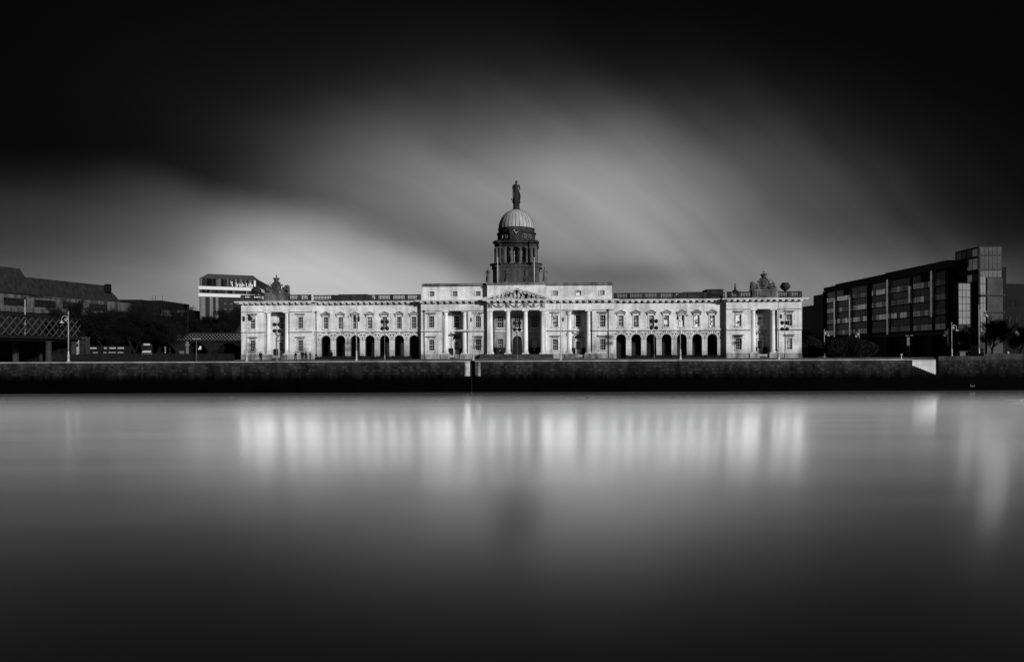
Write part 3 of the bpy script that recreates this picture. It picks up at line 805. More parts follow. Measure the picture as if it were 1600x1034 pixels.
# irregular stones, putlog stones and drain holes give the face some relief
rnd = random.Random(11); bk = MB()
for i in range(520):
    x = rnd.uniform(-95, 95); z = zt - rnd.choice((.75,1.3,1.85,2.4)) + rnd.uniform(-.05,.05)
    if SX0-1.2 < x < SX1+.8 or abs(x-LX) < 1.6: continue
    L = rnd.uniform(.3,.9); bk.box(x, x+L, -.03-rnd.uniform(0,.05), .0, z, z+rnd.uniform(.22,.4))
bk.build('rough_block', M['quay_block'], quay)
hl = MB()
for i in range(120):
    x = rnd.uniform(-90, 98); z = zt-rnd.choice((1.25,1.35,1.9))
    if SX0-1.5 < x < SX1+1 or abs(x-LX) < 1.8: continue
    hl.box(x, x+rnd.uniform(.25,.6), -.012, .01, z, z+rnd.uniform(.25,.5))
hl.build('weep_hole', M['dark'], quay)
fl = thing('drain_outlet', 'small pale drain outlet low on the quay wall right of the river steps', 'drain outlet', ((1518-800)/1000*QY, QY, -4.75))
MB().box(-.32,.32,-.22,0,-.1,.05).box(-.4,-.32,-.2,0,-.1,.3).box(.32,.4,-.2,0,-.1,.3).build('lip', plain('drain_lip', .09), fl)
MB().tube([(0,-.03,.16),(0,.0,.16)], .2, 12).build('pipe', M['dark'], fl)

# low planting and railings in front of the wings
def leafbox(x0, x1, y0, y1, z0, z1, n, rnd, top=None):
    b_ = MB().box(x0, x1, y0, y1, z0, z1-.08)
    for i in range(n):
        p = Vector((rnd.uniform(x0,x1), rnd.uniform(y0-.05,y1), z1-.2+rnd.uniform(-.1,.3)**1)) if rnd.random()<.6 else Vector((rnd.uniform(x0,x1), y0-.04, rnd.uniform(z0,z1)))
        d = Vector((rnd.gauss(0,1),rnd.gauss(0,1),rnd.gauss(0,1))).normalized()*.14; e_ = d.orthogonal().normalized()*.09
        b_.add([p-d, p+e_, p+d, p-e_], [(0,1,2,3)])
    return b_
rnd = random.Random(5)
for x0, x1, lab, y in ((-39.6,-20.2,'low clipped dark hedge in front of the left arcade', 128.4), (22.6,41.6,'low clipped dark hedge in front of the right arcade', 127.2)):
    tag(leafbox(x0, x1, y, y+1.2, 0, .62, 1500, rnd).build('hedge', M['hedge']), lab, 'hedge', 'low hedges by the arcades')
tag(leafbox(-86, -52.5, 119.5, 121, 0, 1.25, 2600, rnd).build('hedge', M['hedge']), 'long dark hedge between the left end of the building and the rail bridge', 'hedge')

# ------------------------------------------------------------------ street furniture
def lamp_post(label, x, y, h=9.9, side=1, boxes=(), mat='iron_pale', group='ornate lamp standards along the quay', z0=0):
    t = thing('street_lamp', label, 'street lamp', (x, y, z0), 0, group)
    k = h/9.9
    MB().box(-.2,.2,-.2,.2,0,.12).lathe([(.19,.12),(.19,.3),(.15,.36),(.15,1.0),(.2,1.05),(.2,1.15),(.13,1.2),(.13,1.5),(.18,1.56),(.1,1.7),(.085,1.9)], n=12).build('base', M[mat], t)
    MB().tube([(0,0,1.9),(0,0,h*.62),(0,0,h-.35)], [.085,.07,.045], 10).lathe([(.05,0),(.1,.06),(.04,.16),(.07,.25),(.01,.42)], (0,0,h-.4), 8).lathe([(.08,0),(.12,.05),(.08,.1)], (0,0,h*.62), 8).build('shaft', M[mat], t)
    br = MB(); zc = h-1.5*k; r = .62*k
    pts = [(side*(.06+r - r*math.cos(PI*i/16*1.0)), 0, zc + r*math.sin(PI*i/16)*1.1) for i in range(17)]
    br.tube(pts, [.05]*17)
    br.tube([(side*(.05+.5*k*(i/24)*(1)*math.cos(i*.55)+.35*k), 0, zc-.05+ .36*k*(1-i/30)*math.sin(i*.55)) for i in range(25)], .03)
    br.tube([(side*.06,0,zc-.7*k),(side*.35*k,0,zc-.45*k),(side*.5*k,0,zc)], .03)
    for i in range(4): br.ell((side*(.25+.16*i)*k, 0, zc+.28*math.sin(i*2.1)),(.1,.05,.09),6,5)
    br.build('scroll_bracket', M[mat], t)
    lx = side*(.06+2*r)
    MB().tube([(lx,0,zc+.02),(lx,0,zc-.25)], .035).lathe([(.07,0),(.1,-.12),(.16,-.2),(.36,-.42),(.38,-.48)][::-1], (lx,0,zc-.2), 14).build('lamp_shade', M[mat], t)
    for bx, bz, w_, h_ in boxes:
        MB().box(bx-w_/2, bx+w_/2, -.2, .2, bz-h_/2, bz+h_/2).tube([(0,0,bz),(bx,0,bz)], .03).build('floodlight_box', M['iron'], t)
    return t
LY = QY+1.6
def lx_(px, d=LY): return (px-800)/1000*d
lamp_post('ornate pale lamp standard in front of the left corner of the pale building', lx_(385.6), LY, 9.6, 1, [(-.55,7.5,.3,.9),(.5,7.7,.4,1.1)])
lamp_post('ornate pale lamp standard in front of the third arch of the left arcade', lx_(557), LY, 9.9, -1, [(.42,7.4,.26,.9),(-.3,7.6,.36,1.0)])
lamp_post('ornate pale lamp standard just left of the portico, above the painted ladder recess', lx_(739.7), LY, 9.9, 1, [(-.42,7.2,.26,.7)])
lamp_post('ornate pale lamp standard just right of the portico', lx_(876), LY, 9.9, -1, [(.42,7.2,.26,.7)])
lamp_post('ornate pale lamp standard in front of the fifth arch of the right arcade', lx_(1063), LY, 9.9, 1, [(-.45,7.4,.24,.7),(.42,7.4,.24,.9)])
lamp_post('ornate pale lamp standard at the right corner of the pale building', lx_(1216.6), LY, 10.2, 1, [(.42,7.6,.26,.7)])
lamp_post('ornate pale lamp standard beside the rail bridge at the far left', lx_(107), LY, 8.9, -1)
lamp_post('tall ornate pale lamp standard in front of the glass corner tower at right', lx_(1531.5), LY+.3, 9.6, 1, [], 'iron_pale')
lamp_post('small pale street lamp between the pale building and the dark bush', lx_(1288,150), 150, 6.6, 1)
lamp_post('small pale street lamp rising from behind the dark bush', lx_(1342.5,156), 156, 6.4, -1)
lamp_post('dim street lamp curling left in front of the dark office block', lx_(1481,140), 140, 6.2, -1, [], 'stone_dirty')
lamp_post('pale street lamp curling right in front of the dark office block', lx_(1487,128), 128, 7.1, 1)

# floodlight masts
fm = thing('floodlight_mast', 'dark mast with four round floodlights in front of the left pavilion', 'floodlight mast', (lx_(432.5,121),121,0), 0, 'masts of floodlights aimed at the facade')
MB().lathe([(.14,0),(.14,.9),(.08,1.0)], n=10).tube([(0,0,1),(0,0,7.3)], [.07,.055], 8).build('pole', M['stone_dirty'], fm)
MB().box(-.5,.5,-.04,.04,6.75,6.85).box(-.5,.5,-.04,.04,5.55,5.65).build('crossbar', M['iron'], fm)
drum = MB()
n = 14
for (r0, y0), (r1, y1) in zip([(.12,-.3),(.3,-.2),(.37,.1),(.37,.2)], [(.3,-.2),(.37,.1),(.37,.2),(.32,.21)]):
    drum.add([(r0*math.cos(2*PI*k/n),y0,r0*math.sin(2*PI*k/n)) for k in range(n)]+[(r1*math.cos(2*PI*k/n),y1,r1*math.sin(2*PI*k/n)) for k in range(n)], [(k,(k+1)%n,n+(k+1)%n,n+k) for k in range(n)], True)
drum.add([(.12*math.cos(2*PI*k/n),-.3,.12*math.sin(2*PI*k/n)) for k in range(n)], [tuple(range(n))])
drum.add([(.32*math.cos(2*PI*k/n),.2,.32*math.sin(2*PI*k/n)) for k in range(n)], [tuple(range(n))])
dmesh = drum.mesh('floodlight', M['iron'])
for x, z in ((-.46,6.8),(.46,6.8),(-.46,5.6),(.46,5.6)): obj('floodlight', dmesh, fm, (x,0,z))
for px, lab, s in ((601,'dark mast with four round floodlights in front of the fifth arch of the left arcade',1.07),(808,'mast with four round floodlights standing before the portico steps',1.02),(1022,'dark mast with four round floodlights in front of the third arch of the right arcade',1.06),(1226.5,'dark mast with four round floodlights in front of the right pavilion',1.0)):
    c = copy_tree(fm); c.location = (lx_(px,121),121,0); c['label'] = lab; c.scale = (1,1,s)
t = thing('street_lamp', 'slim dark T-shaped lamp between the gate pier and the pale building', 'street lamp', (lx_(307,118),118,0))
MB().tube([(0,0,0),(0,0,4.15)], [.07,.045], 8).build('pole', M['stone_dirty'], t)
MB().box(-.75,-.2,-.12,.12,4.05,4.15).box(.2,.75,-.12,.12,4.05,4.15).box(-.2,.2,-.03,.03,4.08,4.12).build('lamp_head', M['iron_pale'], t)
t = thing('street_lamp', 'slim twin-headed lamp with a hanging panel before the dark office block', 'street lamp', (lx_(1421,120),120,0))
MB().tube([(0,0,0),(0,0,4.3)], [.06,.045], 8).build('pole', M['iron'], t)
MB().box(-.85,-.2,-.14,.14,4.2,4.32).box(.1,.6,-.14,.14,4.25,4.36).build('lamp_head', M['stone_dirty'], t)
MB().box(-.5,.02,-.05,.03,2.4,3.95).build('banner', plain('grey_banner', .10), t)
bo = MB().lathe([(.16,0),(.16,.1),(.11,.16),(.11,.6),(.2,.68),(.2,.8),(.12,.88),(.02,.92)], n=12)
tag(bo.build('mooring_bollard', plain('pale_bollard', .4), None, (lx_(1408,112.6),112.6,0)), 'short pale mooring bollard on the quay edge left of the river steps', 'bollard')
t = thing('planter', 'low pale planter with a flat lid behind the raised quay at right', 'planter', (lx_(1502,119),119,.2))
MB().box(-.5,.5,-.4,.4,0,1.0).build('box', plain('planter_concrete', .11), t); MB().box(-.8,.8,-.6,.6,1.0,1.15).build('lid', plain('planter_lid', .07), t)
tag(MB().lathe([(.28,0),(.3,.15),(.2,.32),(.05,.38)], n=12).build('mooring_bollard', plain('stone_bollard', .25), None, (lx_(1574,112.4),112.4,.88)), 'rounded pale bollard on the raised parapet at the far right', 'bollard')

# ------------------------------------------------------------------ people
def person(label, px, d, rz, coat, h=1.72, pose=0, trousers=.01):
    t = thing('person', label, 'person', (lx_(px,d), d, .0), rz, 'people standing on the quay by the left pavilion')
    k = h/1.75
    skin = plain('skin', .3, .6, .1); cm = plain('coat_cloth', coat, .9); tm = plain('trouser_cloth', trousers, .9); hm = plain('hair', .01, .8)
    V = []; E = []; Rr = []
    def chain(pts, rad, root=None):
        prev = root
        for p, r in zip(pts, rad):
            V.append(tuple(c*k for c in p)); Rr.append(r*k)
            if prev is not None: E.append((prev, len(V)-1))
            prev = len(V)-1
        return prev
    sp = chain([(0,0,.95),(0,0,1.15),(0,.01,1.35),(0,.01,1.47)], [.14,.13,.15,.06])
    chain([(0,-.02,1.56),(0,-.025,1.62),(0,-.01,1.70)], [.075,.095,.07], sp)
    st = .10 if pose else .04
    for s_ in (-1,1):
        chain([(s_*.10,0,.88),(s_*.11,s_*st*.6,.48),(s_*.115,s_*st*1.6,.08),(s_*.13,s_*st*1.6-.16,.035)], [.095,.065,.045,.035], 0)
        hnd = chain([(s_*.19,.01,1.40),(s_*.25,.03,1.12),(s_*.24,-.06-.1*pose,.88),(s_*.24,-.08-.1*pose,.80)], [.06,.05,.033,.035], 2)
        for j in range(4):
            chain([(s_*.24,-.12-.1*pose+.024*j,.755),(s_*.235,-.125-.1*pose+.024*j,.715-.008*(j in (1,2))),(s_*.225,-.12-.1*pose+.024*j,.685)], [.011,.010,.009], hnd)
        chain([(s_*.22,-.13-.1*pose,.80),(s_*.21,-.15-.1*pose,.765)], [.012,.010], hnd)
    me = bpy.data.meshes.new('body'); me.from_pydata(V, E, []); me.update()
    me.materials.append(skin)
    o = bpy.data.objects.new('body', me); col.objects.link(o); o.parent = t
    md = o.modifiers.new('skin', 'SKIN'); sv = me.skin_vertices[0].data
    for i, r in enumerate(Rr): sv[i].radius = (r, r)
    sv[0].use_root = True; md.use_smooth_shade = True
    sb = o.modifiers.new('sub', 'SUBSURF'); sb.levels = 1; sb.render_levels = 1
    c = MB(); c.lathe([(.245,.72),(.225,.9),(.2,1.05),(.225,1.3),(.235,1.4),(.14,1.47),(.08,1.5)], n=12, sx=1, sy=.72)
    for s_ in (-1,1): c.tube([(s_*.19,.01,1.41),(s_*.255,.03,1.12),(s_*.24,-.06-.1*pose,.87)], [.085,.072,.05], 8)
    c.v = [tuple(q*k for q in p) for p in c.v]; c.build('coat', cm, t)
    c = MB()
    for s_ in (-1,1): c.tube([(s_*.09,0,.95),(s_*.11,s_*st*.6,.48),(s_*.115,s_*st*1.6,.09)], [.125,.085,.065], 9)
    c.v = [tuple(q*k for q in p) for p in c.v]; c.build('trousers', tm, t)
    c = MB()
    for s_ in (-1,1): c.ell((s_*.12,s_*st*1.6-.07,.045),(.05,.14,.05),8,6)
    c.v = [tuple(q*k for q in p) for p in c.v]; c.build('shoes', tm, t)
    c = MB().ell((0,.015,1.665),(.098,.11,.1),10,7); c.v = [tuple(q*k for q in p) for p in c.v]; c.build('hair', hm, t)
    c = MB().ell((0,-.115,1.60),(.016,.025,.022),6,5).ell((-.035,-.1,1.63),(.013,.01,.009),6,5).ell((.035,-.1,1.63),(.013,.01,.009),6,5).ell((0,-.1,1.555),(.025,.012,.008),6,5).ell((-.097,-.01,1.61),(.012,.025,.035),6,5).ell((.097,-.01,1.61),(.012,.025,.035),6,5)
    c.v = [tuple(q*k for q in p) for p in c.v]; c.build('face', skin, t)
    return t
person('person in a black coat standing alone before the left recessed columns', 407, 118, .4, .008)
person('person in a dark coat at the left of the group under the window', 462, 118, -.6, .01, 1.7, 1)
person('person in a black jacket standing in the middle of the group under the window', 472.5, 118.5, .3, .008, 1.8)
person('person in a dark jacket, second from the right of the group under the window', 478, 119, 2.6, .015, 1.72, 1)
person('person in a grey coat at the right of the group under the window', 484.5, 119.5, 1.1, .05, 1.68)
person('person in black standing between the first and second arches', 517.5, 118, 2.9, .006, 1.85, 1)
person('person crouching low in a grey top by the drainpipe of the left arcade', 494, 119, .9, .03, 1.45)

# ------------------------------------------------------------------ vehicles behind the hedge
def wheel(t, x, y, r=.48, side=-1):
    w = MB(); n = 18
    w.tube([(x,y-.14,r),(x,y+.14,r)], r, n)
    o = w.build('wheel', M['dark'], t); MB().tube([(x,y+side*.15,r),(x,y+side*.13,r)], r*.55, 12).build('rim', plain('wheel_rim', .2), o)
bus = thing('coach', 'dark coach with pale reflecting side windows behind the hedge at left', 'coach', (lx_(171,146),146,0))
B = MB(); prof = [(-4.3,.35),(4.3,.35),(4.32,1.2),(4.25,2.9),(4.0,3.15),(-4.0,3.15),(-4.25,2.9),(-4.35,1.2)]
B.prism_y(prof, -1.2, 1.2); B.build('body', plain('coach_paint', .012, .35), bus)
gw = plain('pale_trim_and_sky_glint', .38, .1, .1); gd = M['pane']  # pale colour paints the sky's reflection on the coach windows
for x0, x1, g2 in ((-4.1,-2.1,1),(-1.9,-.9,0),(-.5,.2,1),(.7,2.3,1),(2.6,4.1,1)):
    o = MB().box(x0, x1, -1.23, -1.2, 1.9, 2.87).build('window', gd, bus)
    if g2: MB().box(x0+.05, x1-.05, -1.24, -1.228, 2.5, 2.8).build('pane', gw, o)  # pale box over the window, a painted sky reflection
for x0, x1 in ((-3.0,-1.9),(-.6,.1),(.6,2.2),(2.6,3.9)): MB().box(x0,x1,-1.225,-1.2,1.58,1.74).build('painted_side_glint', gw, bus)  # lower row of pale strips, painted reflections along the coach side
for x in (-2.7,2.6):
    for y,s_ in ((-1.05,-1),(1.05,1)): wheel(bus, x, y, .48, s_)
for y in (-.9,.9): MB().box(4.3,4.36,y-.2,y+.2,.7,.9).build('headlight', gw, bus)
van_z = 1.35
van = thing('delivery_van', 'dark van facing the river with a pale bonnet and roof band', 'van', (lx_(229.5,142),142,0), R(29.7))
V_ = MB()
side = [(-2.6,.4),(-2.6,1.15),(-1.7,1.35),(-1.1,2.5),(-.8,2.65),(2.7,2.6),(2.8,.4)]
n = len(side); V_.add([(-.98,y,z) for y,z in side]+[(.98,y,z) for y,z in side], [tuple(range(n)), tuple(range(2*n-1,n-1,-1))]+[(i,(i+1)%n,n+(i+1)%n,n+i) for i in range(n)])
V_.build('body', plain('van_paint', .015, .35), van)
MB().add([(-.6,-1.12,2.52),(.6,-1.12,2.52),(.56,-.82,2.67),(-.56,-.82,2.67)],[(0,1,2,3)]).box(-.62,.62,-1.18,-1.1,2.35,2.5).build('roof_band', gw, van)
MB().add([(-.9,-1.78,1.37),(.9,-1.78,1.37),(.78,-1.14,2.45),(-.78,-1.14,2.45)],[(0,1,2,3)]).build('windscreen', M['pane'], van)
MB().add([(-.98,-2.63,1.0),(.98,-2.63,1.0),(.7,-1.95,1.5),(-.7,-1.95,1.5)],[(0,1,2,3)]).build('bonnet', plain('van_bonnet', .4, .3), van)
for x in (-.75,.75): MB().box(x-.15,x+.15,-2.65,-2.6,.75,.95).build('headlight', gw, van)
for y in (-1.75,1.8):
    for x in (-.85,.85):
        o = MB().tube([(x-.12,y,.38),(x+.12,y,.38)], .38, 16).build('wheel', M['dark'], van)
for ch in van.children:
    ch.scale = (1.05,1,van_z) if not ch.name.startswith('wheel') else (1,1,1)
tl = thing('traffic_light', 'small traffic light with pale signal discs right of the van', 'traffic light', (lx_(258.5,140),140,0))
MB().tube([(0,0,0),(0,0,1.6)], .06, 8).build('pole', M['iron'], tl); MB().box(-.2,.2,-.12,.12,1.4,2.9).build('signal_box', M['iron'], tl)
for z in (1.65,2.15,2.65): MB().tube([(0,-.14,z),(0,-.12,z)], .14, 12).build('signal_lamp', plain('signal_lens', .5), tl)

# ------------------------------------------------------------------ rail bridge, viaduct, gate piers
lat = plain('grey_bridge_paint', .055, .6); latd = plain('dark_bridge_iron', .012, .7)
M['office_dark'] = plain('dark_office_wall', .008, .7)
rb = thing('rail_bridge', 'dark iron rail bridge with grey lattice girder at the far left', 'bridge', (-82.3, 112, 0), 0)
def lattice(root, L0, L1, z0, z1, mat, matd, dirv=(0,1), off=(0,0), pitch=None, bw=.22):
    pitch = pitch or (z1-z0); dx, dy = dirv; nx, ny = dy, -dx      # outward face normal
    def P(s_, z, o=0): return (off[0]+dx*s_+nx*o, off[1]+dy*s_+ny*o, z)
    ch = MB().beam(P(L0,z1+.15), P(L1,z1+.15), .5, .3).beam(P(L0,z0-.25), P(L1,z0-.25), .55, .5)
    ch.build('girder_chord', matd, root)
    la = MB(); s_ = L0; 
    n = int((L1-L0)/(pitch/2))
    for i in range(-2, n):
        for dr, o in ((1,.05),(-1,-.05)):
            a = L0+i*pitch/2; pa, pb = (z0, z1) if dr > 0 else (z1, z0)
            s0, s1 = a, a+pitch
            t0 = max(0, (L0-s0)/pitch); t1 = min(1, (L1-s0)/pitch)
            if t1 <= t0: continue
            la.beam(P(s0+pitch*t0, pa+(pb-pa)*t0, o), P(s0+pitch*t1, pa+(pb-pa)*t1, o), .05, bw, (nx,ny,0))
    for b_ in la.v[:0]: pass
    la.build('lattice_girder', mat, root)
lattice(rb, -60, 10, 4.55, 7.75, lat, latd, (0,1), (0,0), 3.3, .2)
MB().box(-8,-.4,-60,10,3.7,4.2).build('deck', latd, rb)
bk_ = MB().box(-8.3,-7.9,-60,10,4.2,7.9); bk_.build('far_girder', latd, rb)
for y in (2.5, 9):
    for x in (-.6, -6.5): MB().lathe([(.55,0),(.5,.3),(.45,3.4),(.65,3.7)], (x,y,0), 12).build('bridge_column', plain('bridge_column_paint', .03), rb)
MB().box(-40,-3.7,10,14,0,4.4).build('abutment', M['office_dark'], rb)
vd = thing('railway_viaduct', 'dark railway viaduct with a lattice parapet left of the pale building', 'bridge', (0, 178, 0), 0)
lattice(vd, -112, -60, 5.0, 6.9, plain('viaduct_paint', .16), latd, (1,0), (0,0), 1.9, .2)
va = MB(); vh = [arch(x, 3.2, 0, 1.1) for x in (-106,-97,-88,-79,-70)]
va.panel(rect(-125,-55,-.01,4.4), vh, .3, 4); va.box(-125,-55,.3,8,4.4,4.75); va.box(-125,-55,7.5,8,0,4.4); va.box(-112,-111.6,-.3,.3,4.2,7.3)
va.build('arched_wall', plain('viaduct_brick', .012), vd)
cm_ = thing('catenary_mast', 'dark overhead line mast with a short arm above the viaduct lattice', 'mast', (lx_(293.2,178),178.2,4.75))
MB().tube([(0,0,0),(0,0,9.8)], [.17,.13], 6).build('pole', M['iron'], cm_); MB().beam((0,0,8.4),(-1.6,0,8.4),.09,.09).beam((0,0,7.9),(-1.6,0,8.4),.06,.06).build('arm', M['iron'], cm_)
cm2 = thing('catenary_mast', 'pale slim pole above the lattice of the rail bridge at far left', 'mast', (lx_(44.8,110)-.6,110,4.2))
MB().tube([(0,0,0),(0,0,6.6)], [.14,.1], 8).build('pole', plain('mast_paint', .2), cm2); MB().box(-.16,.16,-.1,.1,6.6,7.1).build('insulator', M['iron'], cm2)
gp = thing('portal', 'brick portal with a pale pillar and dark doorway beside the far left lamp', 'doorway', (lx_(126,126),126,0))
pm_ = plain('dark_brick', .03)
MB().box(-1.6,-.7,-.4,.4,0,4.2).box(1.2,1.6,-.4,.4,0,4.2).box(-1.6,1.6,-.45,.4,4.2,4.6).box(-1.7,1.7,-.5,.4,4.6,4.75).build('frame', pm_, gp)
MB().box(-.62,-.2,-.5,-.1,0,4.1).build('pillar', plain('pale_pillar', .28), gp); MB().box(-.2,1.2,.1,.3,0,4.2).build('door', plain('portal_door', .02), gp)
gp = thing('gate_pier', 'round pale stone gate pier with a ball cap left of the T-shaped lamp', 'gate pier', (lx_(292.5,130),130,0))
MB().box(-.45,.45,-.45,.45,0,.6).lathe([(.36,.6),(.32,2.9),(.5,3.0),(.5,3.2),(.3,3.3)], n=12).build('shaft', plain('pier_stone', .13), gp); MB().ell((0,0,3.55),(.34,.34,.34)).build('ball', plain('pier_ball', .12), gp)
tag(MB().box(-.45,.45,-.45,.45,0,1.7).box(-.55,.55,-.55,.55,1.7,1.9).build('gate_pier', plain('low_pier_stone', .12), None, (lx_(286,131),131,0)), 'low square gate pier left of the round pale pier', 'gate pier')
sg = thing('sign_board', 'small white sloping sign board right of the T-shaped lamp', 'sign', (lx_(312,132),132,0))
MB().tube([(0,0,0),(0,0,2.2)], .05, 6).build('post', M['iron'], sg); MB().prism_y([(-.35,2.2),(.35,2.2),(.35,2.95),(.05,2.9)],-.04,.0).build('board', plain('sign_white', .6), sg)

# ------------------------------------------------------------------ background buildings, left
def poly_block(mb, pts, z0, z1): return mb.prism_z(pts, z0, z1)
# mansard office block: ridge runs away to the right
mo_ = thing('office_block', 'dark mansard roofed office block behind the rail bridge at far left', 'office block', (0,0,0))
def along(px, d): return ((px-800)/1000*d, d)
def mans(px0, d0, px1, d1, ze0, zr0, inset, hipl, hipr, name='roof', mat=None):
    """mansard roof between two points seen on plan; returns the mesh"""
    a = Vector(along(px0, d0)); b_ = Vector(along(px1, d1)); d = (b_-a).normalized(); n_ = Vector((-d.y, d.x))
    D = 16
    A, B_, C, E_ = a, b_, b_+n_*D, a+n_*D
    A2, B2, C2, E2 = a+n_*inset+d*hipl, b_+n_*inset-d*hipr, b_+n_*(D-inset)-d*hipr, a+n_*(D-inset)+d*hipl
    v = [(p.x,p.y,ze0) for p in (A,B_,C,E_)] + [(p.x,p.y,zr0) for p in (A2,B2,C2,E2)]
    return MB().add(v, [(0,1,5,4),(1,2,6,5),(2,3,7,6),(3,0,4,7),(4,5,6,7),(3,2,1,0)])
m, nt, b = newmat('ribbed_metal_roof'); M['ribroof'] = m
g = N(nt, 'ShaderNodeNewGeometry')
nz = noise(nt, g.outputs['Position'], 1.0, 3, .5, (1.2,1.2,.05))
setcol(nt, b, ramp(nt, nz, .32, .72, .011, .024), .55); b.inputs['Specular IOR Level'].default_value = .1
M['conc'] = stone('stained_concrete', .085, .5, .6, None, None)
mans(-30, 160, 57, 172, 17.2, 24.2, 3.2, 0, 2.2).build('roof', M['ribroof'], mo_)
mans(48, 171, 192, 197, 16.6, 22.1, 3.0, .5, 3.2).build('roof', M['ribroof'], mo_)
fcs = MB(); wnd = []
a = Vector(along(-60,156)); b_ = Vector(along(206,199)); d = (b_-a).normalized(); n_ = Vector((-d.y,d.x)); L = (b_-a).length
def PL(s_, o, z): p = a+d*s_+n_*o; return (p.x,p.y,z)
def slab(mb, s0, s1, o0, o1, z0, z1): return mb.prism_z([PL(s0,o0,0)[:2],PL(s1,o0,0)[:2],PL(s1,o1,0)[:2],PL(s0,o1,0)[:2]], z0, z1)
slab(fcs, 0, L, .3, 15, 12.4, 17); slab(fcs, 0, L, -.2, .3, 12.4, 13.6)
fcs.build('wall', M['conc'], mo_)
slab(MB(), 0, L, .35, 15, 0, 12.4).build('lower_wall', M['office_dark'], mo_)
s_ = 2.0; i = 0
while s_ < L-6:
    slab(MB(), s_, s_+5.6, .24, .3, 14.0, 16.0).build('window_band', M['pane'], mo_); slab(MB(), s_, s_+5.6, .22, .34, 5, 12.2).build('glazing', M['office_dark'], mo_)
    s_ += 7.6
bx_ = along(157, 190); MB().box(bx_[0]-.7, bx_[0]+.7, bx_[1]+3, bx_[1]+4.2, 20, 22.35).build('roof_vent', M['office_dark'], mo_)
bx_ = along(199, 200); MB().box(bx_[0]-3.5, bx_[0]+4.5, bx_[1], bx_[1]+6, 12, 18.2).build('roof_stair', M['office_dark'], mo_)
# stepped block
sb_ = thing('office_block', 'low stepped dark office block with pale terrace edges behind the bare trees', 'office block', (0,0,0))
def bx_px(mb, px0, px1, d, dep, z0, z1): return mb.box((px0-800)/1000*d, (px1-800)/1000*d, d, d+dep, z0, z1)
bx_px(bx_px(bx_px(MB(),196,252,230,20,0,20.4), 250, 290, 230, 14, 0, 17.2), 288, 300, 232, 10, 0, 15.2).build('wall', M['office_dark'], sb_)
bx_px(bx_px(MB(),214,248,229.4,.5,14.8,15.5),240,286,229,1.5,14.7,15.4).build('terrace_edge', plain('pale_concrete', .16), sb_)
bx_px(MB(),261.5,266,228.4,.5,11.2,14.7).build('pillar', plain('pale_concrete', .2), sb_)
for k_ in range(9): bx_px(MB(),253+k_*4,255.6+k_*4,229.9,.06,15.7,16.8).build('window', plain('terrace_glass', .05, .2), sb_)
for px_ in (226,242,231): MB().tube([((px_-800)*.23,235,20.4),((px_-800)*.23,235,22.6)], .08, 5).build('aerial', M['iron'], sb_)
for k_ in range(10): bx_px(MB(),200+k_*5,203+k_*5,229.9,.06,16.6,18.6).build('window', M['pane'], sb_)
# tall glass-topped tower with white bands and a sign
it = thing('office_tower', 'dark office tower with two white bands and a glazed hipped top', 'office tower', (0,0,0))
TLc, TRc = Vector(along(312,230)), Vector(along(405.5,238)); TBc = Vector(along(429,268))
dd = (TRc-TLc).normalized(); LT = (TRc-TLc).length; nn = Vector((-dd.y,dd.x))
TB2 = TLc + (TBc-TRc)
def ipoly(o): # plan grown by o
    c = (TLc+TRc+TBc+TB2)/4
    return [(p+(p-c).normalized()*o)[:] for p in (TLc,TRc,TBc,TB2)]
def IP(s_, o): p = TLc+dd*s_+nn*o; return (p.x,p.y)
MB().prism_z(ipoly(0), 0, 21.8).prism_z(ipoly(-.05), 21.8, 28.4).build('wall', plain('dark_cladding', .016, .5), it)
MB().prism_z(ipoly(.45), 21.75, 22.95).prism_z(ipoly(.4), 24.35, 25.5).build('white_band', plain('white_panel', .52, .6, .06), it)
p0 = ipoly(-.1); rf = [IP(2.6,3.5), IP(LT-2.0,3.5), IP(LT-2.5,24), IP(2.6,24)]
MB().add([(x,y,28.4) for x,y in p0]+[(x,y,30.4) for x,y in rf], [(0,1,5,4),(1,2,6,5),(2,3,7,6),(3,0,4,7),(4,5,6,7)]).build('glazed_roof', plain('grey_roof_glass', .06, .4), it)
rnd = random.Random(9)
def islab(s0, s1, o0, o1, z0, z1): return MB().prism_z([IP(s0,o0),IP(s1,o0),IP(s1,o1),IP(s0,o1)], z0, z1)
gls = [plain('tower_glass_a', .02, .2), plain('tower_glass_b', .06, .2), plain('tower_glass_c', .11, .2), plain('tower_glass_d', .004, .2)]
k_ = 0; s_ = .3
while s_ < LT-.5:
    w_ = rnd.choice((.45,.6,.8))
    islab(s_, s_+w_-.08, -.1, 0, 25.5, 28.3).build('window', rnd.choice(gls), it)
    if rnd.random() < .8: islab(s_, s_+w_-.08, -.08, 0, 22.95, 24.35).build('window', rnd.choice(gls), it)
    s_ += w_; k_ += 1
    if k_ > 44: break
for s0, s1 in ((.3,1.9),(3.3,4.4),(5.3,6.2)): islab(s0, s1, -.12, 0, 12, 21.7).build('glazed_strip', plain('strip_glass', .13, .3), it)
for r_ in range(5):
    for c_ in range(4):
        islab(8.0+c_*2.1, 8.8+c_*2.1, -.08, 0, 19.2-r_*2.0, 19.6-r_*2.0).build('window', gls[2], it)
cyl = TRc+nn*2+dd*(-.6)
MB().lathe([(.4,25.5),(.4,28.0),(.3,28.2)], (IP(LT-1.6,-.25)[0],IP(LT-1.6,-.25)[1],0), 10).build('corner_pier', plain('corner_steel', .6, .3), it)
cu = bpy.data.curves.new('lettering', 'FONT'); cu.body = 'Irish Life'; cu.size = 2.15; cu.extrude = .04
to = bpy.data.objects.new('tmp_text', cu); col.objects.link(to)
bpy.context.view_layer.update()
